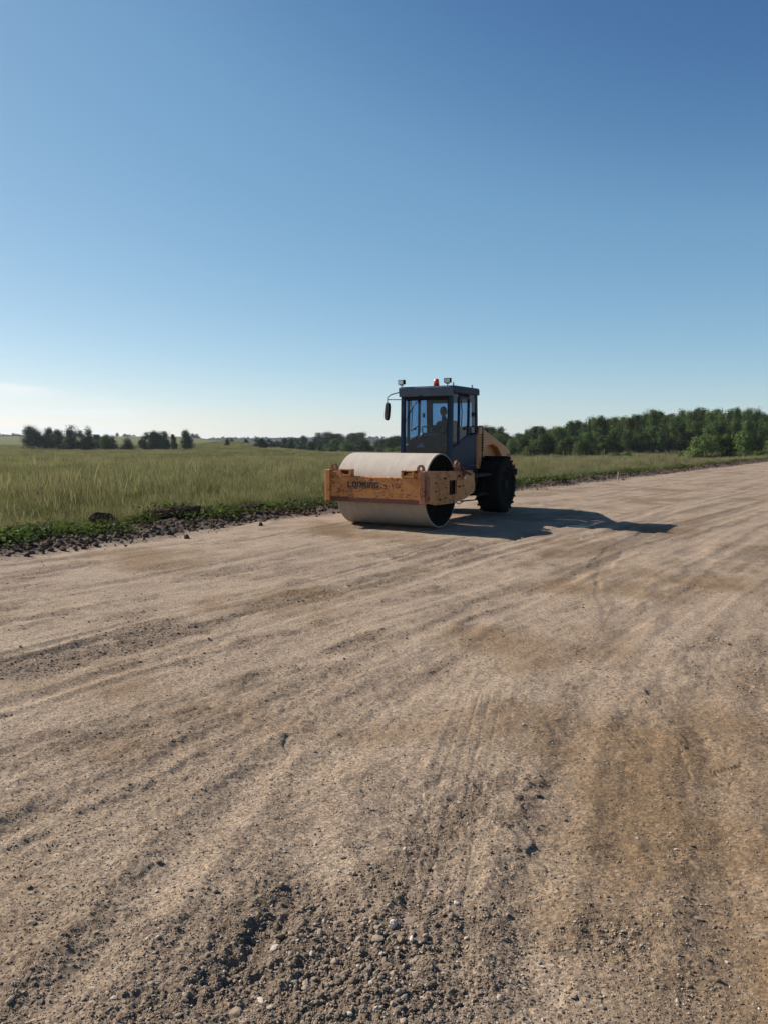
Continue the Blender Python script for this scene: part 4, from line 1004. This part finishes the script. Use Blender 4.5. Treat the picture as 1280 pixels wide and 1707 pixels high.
# ---- lettering, hand-cut block letters with wear
def letters():
    mb = MB(); X0 = -.64; H_ = .118; U = .118; sh = .16
    def R_(x0, x1, z0, z1):      # sheared bar in letter cell units
        p = [(x0, z0), (x1, z0), (x1, z1), (x0, z1)]
        mb.prism([((X0 + a * U + sh * b_ * H_), .845 + b_ * H_) for a, b_ in p], .9555, .9578, 'x')
    def diag(a0, b0, a1, b1, w): 
        p = [(a0, b0), (a0 + w, b0), (a1 + w, b1), (a1, b1)]
        mb.prism([((X0 + a * U + sh * b_ * H_), .845 + b_ * H_) for a, b_ in p], .9555, .9578, 'x')
    c = 0.0
    R_(c, c + .30, 0, 1); R_(c + .30, c + .82, 0, .26); c += .93                                   # L
    R_(c, c + .30, .10, .90); R_(c + .62, c + .92, .10, .90); R_(c + .08, c + .84, .90, 1); R_(c + .08, c + .84, 0, .10); R_(c + .3, c + .62, .78, .9); R_(c + .3, c + .62, .1, .22); c += 1.03   # O
    def n_(c): R_(c, c + .30, 0, .98); R_(c + .60, c + .90, 0, .86); R_(c + .30, c + .60, .76, .98); R_(c + .60, c + .80, .86, .98)
    n_(c); c += 1.02
    R_(c, c + .30, 0, 1); diag(c + .24, .40, c + .62, 1, .34); diag(c + .62, 0, c + .24, .60, .36); c += 1.03                            # K
    R_(c, c + .30, 0, 1); c += .40                                                                   # I
    n_(c); c += 1.02
    R_(c, c + .30, .10, .90); R_(c + .08, c + .88, .80, 1); R_(c + .08, c + .88, 0, .20); R_(c + .60, c + .88, .20, .50); R_(c + .45, c + .60, .36, .50)          # G
    return mb
m, nt, b = newmat('worn_black_lettering'); co = objco(nt); sx = nt.nodes.new('ShaderNodeSeparateXYZ'); link(nt, co, sx.inputs[0])
wn = noise(nt, 22, 7, .7, co, .5); amt = rng_(nt, sx.outputs[1], -.08, .26, .85, .50)
wm = nt.nodes.new('ShaderNodeMath'); wm.operation = 'GREATER_THAN'; link(nt, wn, wm.inputs[0]); link(nt, amt, wm.inputs[1])
c = mixc(nt, wm.outputs[0], (.014, .010, .010), (.36, .15, .06)); link(nt, c, b.inputs['Base Color']); b.inputs['Roughness'].default_value = .6; M['wornletter'] = m
letters().build('lettering', M['wornletter'], frame)

# ---- cab
cx0, cx1, cw = -1.36, -2.81, .65                    # front, rear, half width
ZR, ZF = 3.03, 1.12                                 # roof top, floor underside
cab = MB()
cab.prism([(cx0 + .02, 2.93), (cx0 + .05, ZR - .02), (cx0 - .05, ZR), (cx1 + .05, ZR), (cx1 - .03, ZR - .03), (cx1 - .03, 2.87), (cx0 - .10, 2.87)], -cw - .03, cw + .03)
cab = cab.build('cab_roof', M['cab'], roller, .015)
mb = MB(); mb.prism([(cx0 + .045, 2.80), (cx0 + .065, ZR - .035), (cx0 + .02, ZR - .015), (cx0 - .02, 2.80)], -cw - .025, cw + .025); mb.build('roof_visor', M['visor'], cab, .006)
def bar(a, b_, w, mat='cab', name='cab_pillar', mbx=None):
    q = mbx or MB(); a = Vector(a); b_ = Vector(b_); d = b_ - a
    m4 = Matrix.Translation((a + b_) / 2) @ d.to_track_quat('Z', 'X').to_matrix().to_4x4()
    vs = [m4 @ Vector((sx_ * w[0] / 2, sy_ * w[1] / 2, sz_ * d.length / 2)) for sz_ in (-1, 1) for sx_, sy_ in ((-1, -1), (1, -1), (1, 1), (-1, 1))]
    q.add(vs, [(0, 3, 2, 1), (4, 5, 6, 7), (0, 1, 5, 4), (1, 2, 6, 5), (2, 3, 7, 6), (3, 0, 4, 7)])
    return q if mbx else q.build(name, M[mat], cab_body, .008)
# lower body: floor tub with solid panels (front low, sides rising to the rear)
mb = MB()
mb.b2((cx1, -cw + .02, ZF), (cx0 - .01, cw - .02, ZF + .08))
mb.b2((cx0 - .04, -cw, ZF + .01), (cx0 + .02, cw, 1.34))                 # front low panel
mb.b2((cx1 + .0, -cw + .02, ZF + .09), (cx1 + .05, cw - .02, 1.98))                 # rear low panel
cab_body = mb.build('cab_body', M['cab'], roller, .008)
for sy in (1, -1):
    mb = MB(); y0, y1 = sorted((sy * (cw - .045), sy * cw))
    # panel below the diagonal window line
    prof = [(cx0 - .05, ZF + .10), (cx0 - .05, 1.64), (cx0 - .16, 1.66), (cx1 + .30, 1.93), (cx1 + .06, 1.95), (cx1 + .06, ZF + .10)]
    mb.prism(prof, y0, y1); mb.build('lower_side_panel', M['cab'], cab_body, .006)
    # pillars
    bar((cx0 - .02, sy * (cw - .045), 1.34), (cx0 - .05, sy * (cw - .045), 2.88), (.09, .09))
    bar((cx1 + .05, sy * (cw - .05), 1.92), (cx1 + .10, sy * (cw - .05), 2.88), (.10, .12))
    # door frame
    mb = MB(); yf = sy * (cw - .005)
    P_ = [(cx0 - .36, 1.74), (cx0 - .38, 2.78), (cx0 - .92, 2.78), (cx0 - .90, 1.91)]
    for k in range(4):
        a, c2 = P_[k], P_[(k + 1) % 4]; bar((a[0], yf, a[1]), (c2[0], yf, c2[1]), (.055, .05), mbx=mb)
    dr = mb.build('door', M['cab'], cab_body, .005)
    mb = MB(); yg = sy * (cw - .01); mb.prism([(p[0], p[1]) for p in P_], yg - .003, yg + .003); mb.build('door_glass', M['glass'], dr)
    mb = MB(); mb.b2((cx0 - .82, min(yf + sy * .025, yf + sy * .055), 2.05), (cx0 - .72, max(yf + sy * .025, yf + sy * .055), 2.10)); mb.build('door_handle', M['black'], dr, .006)
    # window bar inside the door and hinge knob
    mb = MB(); mb.tube([(cx0 - .48, yf, 2.78), (cx0 - .55, yf, 2.45), (cx0 - .52, yf, 2.15), (cx0 - .42, yf - sy * .03, 2.02), (cx0 - .85, yf, 2.14)], .011, 6); mb.build('grab_bar', M['black'], dr)
    mb = MB(); mb.prism([(cx0 - .07, 1.68), (cx0 - .10, 2.84), (cx0 - .35, 2.84), (cx0 - .33, 1.73)], yg - .003, yg + .003); mb.build('front_side_glass', M['glass'], cab_body)
    # rear quarter glass
    mb = MB(); mb.prism([(cx0 - .96, 1.98), (cx0 - .96, 2.86), (cx1 + .14, 2.86), (cx1 + .10, 1.98)], yg - .003, yg + .003); mb.build('quarter_glass', M['glass'], cab_body)
    mb = MB(); mb.b2((cx1 + .22, min(yf + sy * .0, yf + sy * .03), 2.36), (cx1 + .32, max(yf + sy * .0, yf + sy * .03), 2.46)); mb.build('latch', M['black'], cab_body, .006)
# front windshield with dark surround
mb = MB()
for sy in (1, -1): bar((cx0 + .0, sy * .56, 1.34), (cx0 - .02, sy * .56, 2.80), (.02, .06), mbx=mb)
bar((cx0 + .0, -.56, 2.76), (cx0 + .0, .56, 2.76), (.10, .02), mbx=mb)
ws = mb.build('windshield_frame', M['black'], cab_body, .003)
mb = MB(); mb.prism([(cx0 + .004, 1.345), (cx0 - .018, 2.82), (cx0 - .024, 2.82), (cx0 - .002, 1.345)], -.585, .585); mb.build('windshield', M['glass'], ws)
mb = MB(); mb.tube([(cx0 + .03, -.10, 2.78), (cx0 + .05, -.28, 2.60), (cx0 + .045, -.46, 2.30)], .010, 6); mb.tube([(cx0 + .035, -.16, 2.78), (cx0 + .055, -.34, 2.52), (cx0 + .05, -.52, 2.18)], .007, 6)
mb.box((cx0 + .04, -.12, 2.79), (.05, .10, .05)); mb.build('wiper', M['black'], ws)
# rear window frame
mb = MB()
for sy in (1, -1): bar((cx1 + .03, sy * .575, 1.95), (cx1 + .06, sy * .575, 2.88), (.04, .09), mbx=mb)
bar((cx1 + .03, -.56, 2.02), (cx1 + .03, .56, 2.02), (.22, .04), mbx=mb); bar((cx1 + .06, -.56, 2.80), (cx1 + .06, .56, 2.80), (.20, .04), mbx=mb)
rw = mb.build('rear_window_frame', M['black'], cab_body, .004)
mb = MB(); mb.b2((cx1 + .035, -.53, 2.13), (cx1 + .041, .53, 2.73)); mb.build('rear_window', M['glass'], rw)
mb = MB(); mb.b2((cx1 + .1, -cw + .05, 2.85), (cx0 - .1, cw - .05, 2.868)); mb.build('roof_lining', M['black'], cab)
# inside: seat, console, steering wheel
mb = MB(); mb.b2((-2.42, -.20, 1.30), (-2.0, .24, 1.62)); sb = mb.build('seat_base', M['black'], cab_body, .02)
mb = MB(); mb.b2((-2.46, -.24, 1.62), (-1.96, .28, 1.74)); seat = mb.build('seat', M['seat'], cab_body, .03)
mb = MB(); mb.box((-2.46, .02, 1.98), (.12, .48, .58), rot=(0, -.14, 0)); mb.build('backrest', M['seat'], seat, .04)
for sy in (1, -1): mb = MB(); mb.box((-2.22, .02 + sy * .31, 1.93), (.36, .07, .06)); mb.build('armrest', M['seat'], seat, .02)
mb = MB(); mb.b2((-1.62, -.20, 1.20), (-1.46, .24, 1.78)); mb.box((-1.56, .02, 1.86), (.22, .46, .16), rot=(0, .5, 0)); mb.tube([(-1.60, .02, 1.85), (-1.76, .02, 2.03)], .025, 8); con = mb.build('console', M['black'], cab_body, .01)
mb = MB(); pts = []
for k in range(20): a = k * math.pi / 10; p = Vector((-1.78, .02, 2.05)) + Vector((.18 * math.cos(a) * .84, .18 * math.sin(a), .18 * math.cos(a) * .54)); pts.append(p)
mb.tube(pts, .014, 8, closed=True); mb.tube([pts[0], pts[10]], .01, 6); mb.tube([pts[5], pts[15]], .01, 6); mb.build('steering_wheel', M['black'], con)
mb = MB(); mb.b2((-2.2, -.56, 1.25), (-1.9, -.42, 1.85)); mb.tube([(-2.0, -.49, 1.85), (-1.96, -.49, 2.02)], .012, 6); mb.lathe([(.001, 2.0), (.03, 2.01), (.03, 2.06), (.001, 2.07)], 10, 'z', (-1.96, -.49, 0)); mb.build('side_console', M['black'], cab_body, .01)
# rag on the ledge behind the windshield
mb = MB(); mb.add([(-1.42, -.30, 1.64), (-1.52, -.16, 1.63), (-1.44, -.05, 1.64), (-1.45, -.15, 1.75), (-1.5, -.20, 1.72)], [(0, 1, 4), (0, 4, 3), (0, 3, 2), (3, 4, 1), (3, 1, 2), (0, 2, 1)]); 
mb.build('ledge_cloth', simple('grey_cloth', (.32, .33, .36), .9), cab_body)
# mirror on its arm (machine's right side), small one on the left
mb = MB(); mb.tube([(cx0 - .02, -cw, 2.92), (cx0 + .06, -cw - .22, 2.86), (cx0 + .09, -cw - .30, 2.80), (cx0 + .09, -cw - .31, 2.45)], .012, 8)
mb.tube([(cx0 - .02, -cw, 2.74), (cx0 + .08, -cw - .30, 2.745)], .010, 6); arm = mb.build('mirror_arm', M['black'], roller)
mb = MB(); mm = Matrix.Translation((cx0 + .07, -cw - .33, 2.47)) @ Euler((R(-18), R(6), R(-28))).to_matrix().to_4x4()
prof = []
for k in range(20): a = k * math.pi / 10; prof.append((.085 * np.sign(math.cos(a)) * abs(math.cos(a)) ** .6, .21 * np.sign(math.sin(a)) * abs(math.sin(a)) ** .6))
mb.prism(prof, -.05, .012, 'x', mm); mir = mb.build('mirror_housing', M['black'], arm, .012)
mb = MB(); mb.prism([(a * .88, b_ * .92) for a, b_ in prof], -.052, -.0505, 'x', mm); mb.build('mirror_glass', M['mirror'], mir)
# roof fittings
def worklight(x, y, name='work_light', rz=0.):
    mb = MB(); mb.tube([(x, y, ZR - .03), (x, y, ZR + .06)], .012, 6); mb.b2((x - .02, y - .05, ZR + .03), (x + .02, y + .05, ZR + .045)); mb.box((x, y, ZR + .105), (.09, .155, .105), rot=(0, .12, rz)); w_ = mb.build(name, M['black'], cab, .008)
    mb = MB(); d_ = Euler((0, .12, rz)).to_matrix() @ Vector((.046, 0, 0)); mb.box((x + d_.x, y + d_.y, ZR + .105 + d_.z), (.008, .125, .078), rot=(0, .12, rz)); mb.build('lamp_glass', M['lens'], w_, .003)
worklight(cx0 + .03, -cw + .04, rz=-.1); worklight(cx0 + .03, cw - .10, rz=.1)
mb = MB(); mb.lathe([(.001, ZR - .005), (.075, ZR - .005), (.075, ZR + .025), (.001, ZR + .025)], 20, 'z', (cx0 - .32, .10, 0)); bc = mb.build('beacon_base', M['black'], cab)
mb = MB(); mb.lathe([(.001, ZR + .026), (.066, ZR + .026), (.062, ZR + .11), (.052, ZR + .165), (.03, ZR + .18), (.001, ZR + .183)], 24, 'z', (cx0 - .32, .10, 0)); mb.build('beacon_lens', M['beacon'], bc)
for (x_, y_) in ((cx0 - .06, cw - .0), (cx1 + .35, cw - .0)):
    mb = MB(); mb.tube([(x_ + .028 * math.cos(k * math.pi / 5), y_, ZR + .035 + .028 * math.sin(k * math.pi / 5)) for k in range(10)], .008, 6, closed=True); mb.build('roof_ring', M['black'], cab)
# ---- rear frame, platform and engine cover
mb = MB(); mb.b2((-2.95, -.62, .72), (-1.55, .62, 1.10)); mb.b2((-5.15, -.52, .62), (-2.95, .52, 1.12)); mb.b2((-2.2, -.25, .45), (-1.35, .25, .8)); rf = mb.build('rear_frame', M['dark_steel'], roller, .01)
mb = MB(); mb.b2((-2.95, .62, .96), (-1.75, 1.0, 1.02)); mb.b2((-2.75, .70, .52), (-2.15, .98, .56)); mb.tube([(-2.72, .85, .54), (-2.72, .85, .98)], .015, 6); mb.tube([(-2.18, .85, .54), (-2.18, .85, .98)], .015, 6); mb.build('step', M['black'], rf, .005)
mb = MB(); mb.b2((-2.95, -1.0, .96), (-1.75, -.62, 1.02)); mb.build('step', M['black'], rf, .005)
hp_ = [(-2.88, 1.12), (-2.88, 2.14), (-2.98, 2.15), (-3.25, 2.05), (-4.55, 1.68), (-4.95, 1.53), (-5.18, 1.22), (-5.22, .95), (-4.55, .95), (-4.50, 1.15), (-4.35, 1.42), (-4.10, 1.62), (-3.75, 1.70), (-3.40, 1.66), (-3.12, 1.50), (-2.98, 1.12)]
mb = MB(); mb.prism([(-2.88, 1.10), (-2.88, 2.135), (-2.98, 2.145), (-3.25, 2.05), (-4.55, 1.68), (-4.95, 1.53), (-5.17, 1.22), (-5.20, .95), (-4.6, .95), (-4.6, 1.10)], -.50, .50)
hood = mb.build('engine_cover', M['hood'], roller, .03)
for sy in (1, -1):
    mb = MB(); a, c2 = sorted((sy * .502, sy * .66)); mb.prism(hp_, a, c2); hs_ = mb.build('engine_cover_side', M['hood'], hood, .02)
    mb = MB()
    for k in range(7): mb.b2((-3.16, min(sy * .655, sy * .668), 1.55 + k * .062), (-2.96, max(sy * .655, sy * .668), 1.575 + k * .062))
    for k in range(4): mb.b2((-5.0, min(sy * .655, sy * .668), 1.24 + k * .055), (-4.72, max(sy * .655, sy * .668), 1.265 + k * .055))
    o_ = mb.build('louvre', M['black'], hs_)
    # rail by the cab's rear corner
    mb = MB(); mb.tube([(-2.58, sy * .70, 1.95), (-2.60, sy * .74, 2.10), (-2.68, sy * .75, 2.14), (-2.86, sy * .75, 2.14), (-2.92, sy * .74, 2.08), (-2.92, sy * .72, 1.20)], .014, 8); mb.build('handrail', M['black'], cab_body)
mb = MB(); mb.b2((-5.32, -.70, .70), (-5.22, .70, 1.20)); mb.b2((-5.22, -.55, .74), (-5.10, .55, .94)); bp = mb.build('rear_bumper', M['hood'], roller, .015)
mb = MB(); mb.b2((-5.26, .70, .88), (-5.18, .78, 1.05)); mb.build('rear_lamp', M['lens_dark'], bp, .01)
# ---- rear wheels
def wheel(sy):
    WR, ww, yc = .715, .60, sy * .82; c = (-3.60, 0, .715)
    tq = empty('wheel', (0, 0, 0)); tq.parent = roller
    mb = MB(); h = ww / 2
    mb.lathe([(.36, yc - h * .78), (.46, yc - h), (.60, yc - h * .98), (.66, yc - h * .88), (.685, yc - h * .6), (.69, yc), (.685, yc + h * .6), (.66, yc + h * .88), (.60, yc + h * .98), (.46, yc + h), (.36, yc + h * .78)], 64, 'y', c)
    for k in range(44):                     # tread lugs, chevron
        a = 2 * math.pi * k / 44; s1 = 1 if k % 2 else -1; r_l = .685
        for t_ in (0, 1):
            yy = yc + s1 * h * (.30 + .42 * t_); aa = a + .055 * t_
            mb.box((c[0] + r_l * math.cos(aa), yy, c[2] + r_l * math.sin(aa)), (.058, h * .46, .030), rot=(0, -aa + math.pi / 2, s1 * .0))
    mb.build('tyre', M['rubber'], tq)
    mb = MB(); yo = yc + sy * h
    mb.lathe([(.37, yc - h * .7), (.37, yo - sy * .03), (.34, yo - sy * .05), (.30, yo - sy * .14), (.14, yo - sy * .16), (.13, yo - sy * .02), (.001, yo - sy * .02), (.001, yc - h * .7)], 32, 'y', c)
    for k in range(8): a = k * math.pi / 4; mb.lathe([(.001, yo - sy * .16), (.018, yo - sy * .16), (.018, yo - sy * .12), (.001, yo - sy * .12)], 6, 'y', (c[0] + .22 * math.cos(a), 0, c[2] + .22 * math.sin(a)))
    mb.build('rim', M['rim'], tq)
for sy in (1, -1): wheel(sy)
mb = MB(); mb.lathe([(.001, -.62), (.11, -.62), (.11, .62), (.001, .62)], 16, 'y', (-3.60, 0, .715)); mb.build('axle', M['dark_steel'], roller)

# ---- the driver, seated in the cab
M['skin'] = simple('skin', (.36, .20, .14), .55, 0, .06)
M['jacket'] = simple('dark_work_jacket', (.012, .011, .02), .9, 0, .2, 10, spec=.05)
M['trousers'] = simple('dark_trousers', (.05, .05, .06), .9, 0, .2, 10)
M['hair'] = simple('dark_hair', (.015, .011, .009), .8, 0, .3, 30)
man = empty('person', roller.matrix_basis @ Vector((-2.22, .04, 1.74)), roller.rotation_euler.z)
tag(man, 'driver in dark work clothes sitting at the steering wheel inside the cab', 'person')
bv = []; be = []; br = []
def chain(pts, start=None):
    prev = start
    for p, r_q in pts:
        bv.append(p); br.append(r_q); i = len(bv) - 1
        if prev is not None: be.append((prev, i))
        prev = i
    return prev
# origin: top of the seat under the hips
p0 = chain([((0, 0, .10), .15)]); sp_ = chain([((-.02, 0, .25), .145), ((-.04, 0, .40), .155)], p0); chest = len(bv) - 1
nk = chain([((-.03, 0, .52), .09), ((-.01, 0, .585), .058), ((.015, 0, .64), .055)], chest)
for sy in (1, -1):
    chain([((.02, sy * .09, .10), .095), ((.42, sy * .13, .13), .075), ((.47, sy * .13, -.14), .055), ((.50, sy * .13, -.38), .043)], p0)
    chain([((-.03, sy * .17, .46), .07), ((.03, sy * .235, .22), .050), ((.13, sy * .22, .16), .042), ((.33, sy * .13, .27), .031)], chest)
me = bpy.data.meshes.new('body'); me.from_pydata(bv, be, []); body = bpy.data.objects.new('body', me); COL.objects.link(body); body.parent = man
body.modifiers.new('skin', 'SKIN'); body.modifiers.new('sub', 'SUBSURF').levels = 2; body.modifiers['sub'].render_levels = 2
for i, v in enumerate(me.skin_vertices[0].data): v.radius = (br[i], br[i] * (1.15 if i in (1, 2) else 1)); v.use_root = (i == 0)
me.materials.append(M['jacket'])
def headmesh():
    v, f = ico(4); x, y, z = v.T.copy()
    X_ = x * .098; Y_ = y * .076; Z_ = z * .118
    Y_ = Y_ * (1 - .25 * sstep(0, -1, z)); X_ = X_ + .016 * sstep(0, -1, z) * (x > 0)
    X_ = X_ + .022 * np.exp(-((y / .16) ** 2 + ((z + .12) / .20) ** 2)) * (x > 0)              # nose
    X_ = X_ - .010 * (np.exp(-(((y - .4) / .18) ** 2 + ((z - .08) / .12) ** 2)) + np.exp(-(((y + .4) / .18) ** 2 + ((z - .08) / .12) ** 2))) * (x > 0)
    X_ = X_ + .005 * np.exp(-((y / .3) ** 2 + ((z + .48) / .07) ** 2)) * (x > 0)
    return np.stack([X_ + .03, Y_, Z_ + .735], 1), f
v, f = headmesh(); hd = mesh_np('head', v, f, M['skin'], True, parent=man)
for sy in (1, -1):
    mb = MB(); mb.lathe([(.001, sy * .066), (.028, sy * .070), (.030, sy * .082), (.001, sy * .080)], 14, 'y', (.02, 0, .73)); mb.build('ear', M['skin'], hd)
    mb = MB(); mb.lathe([(.001, -.009), (.006, -.006), (.009, 0), (.006, .006), (.001, .009)], 10, 'x', (.112, sy * .031, .745)); mb.build('eye', M['black'], hd)
vh = v - np.array([.03, 0, .735]); keepf = ((vh[f][:, :, 2].mean(1) > .012) & (vh[f][:, :, 0].mean(1) < .072)) | (vh[f][:, :, 0].mean(1) < -.01) & (vh[f][:, :, 2].mean(1) > -.06)
mesh_np('hair', v + vh * .09, f[keepf], M['hair'], True, parent=hd)
for sy in (1, -1):                     # hands closed on the steering wheel rim
    mb = MB(); w0 = Vector((.33, sy * .13, .27)); k0 = Vector((.405, sy * .135, .300))
    mb.tube([w0 - Vector((.03, 0, .01)), w0 + Vector((.02, 0, .01)), (w0 + k0) / 2, k0], [.027, .030, .042, .036], 10)
    for j, L in enumerate((.9, 1.0, .95, .78)):
        o_ = Vector((0, sy * .0 + (j - 1.5) * .021, 0)); mb.tube([k0 + o_ - Vector((.01, 0, 0)), k0 + o_ + Vector((.035 * L, 0, .004)), k0 + o_ + Vector((.050 * L, 0, -.022)), k0 + o_ + Vector((.030 * L, 0, -.042))], [.0105, .0098, .009, .0075], 7)
    mb.tube([w0 + Vector((.03, -sy * .028, 0)), w0 + Vector((.065, -sy * .048, -.004)), w0 + Vector((.095, -sy * .045, -.014))], [.013, .011, .009], 7)
    mb.build('hand', M['skin'], man)
    mb = MB(); mb.prism([(.40, -.47), (.70, -.47), (.72, -.44), (.62, -.40), (.55, -.34), (.43, -.34)], sy * .13 - .045, sy * .13 + .045); mb.build('boot', M['black'], man, .015)

# ------------------------------------------------------------------ the air
mb = MB(); mb.b2((-3800, -3800, -45), (3800, 3800, 24))
m = bpy.data.materials.new('air'); m.use_nodes = True; nt = m.node_tree; nt.nodes.clear(); out = nt.nodes.new('ShaderNodeOutputMaterial')
pv = nt.nodes.new('ShaderNodeVolumePrincipled'); pv.inputs['Color'].default_value = (.80, .90, 1.0, 1); pv.inputs['Density'].default_value = .00012; pv.inputs['Anisotropy'].default_value = .2
nt.links.new(pv.outputs[0], out.inputs['Volume'])
hz_ = mb.build('haze', m); tag(hz_, 'thin pale haze that turns the far trees bluish', 'haze', kind='stuff')
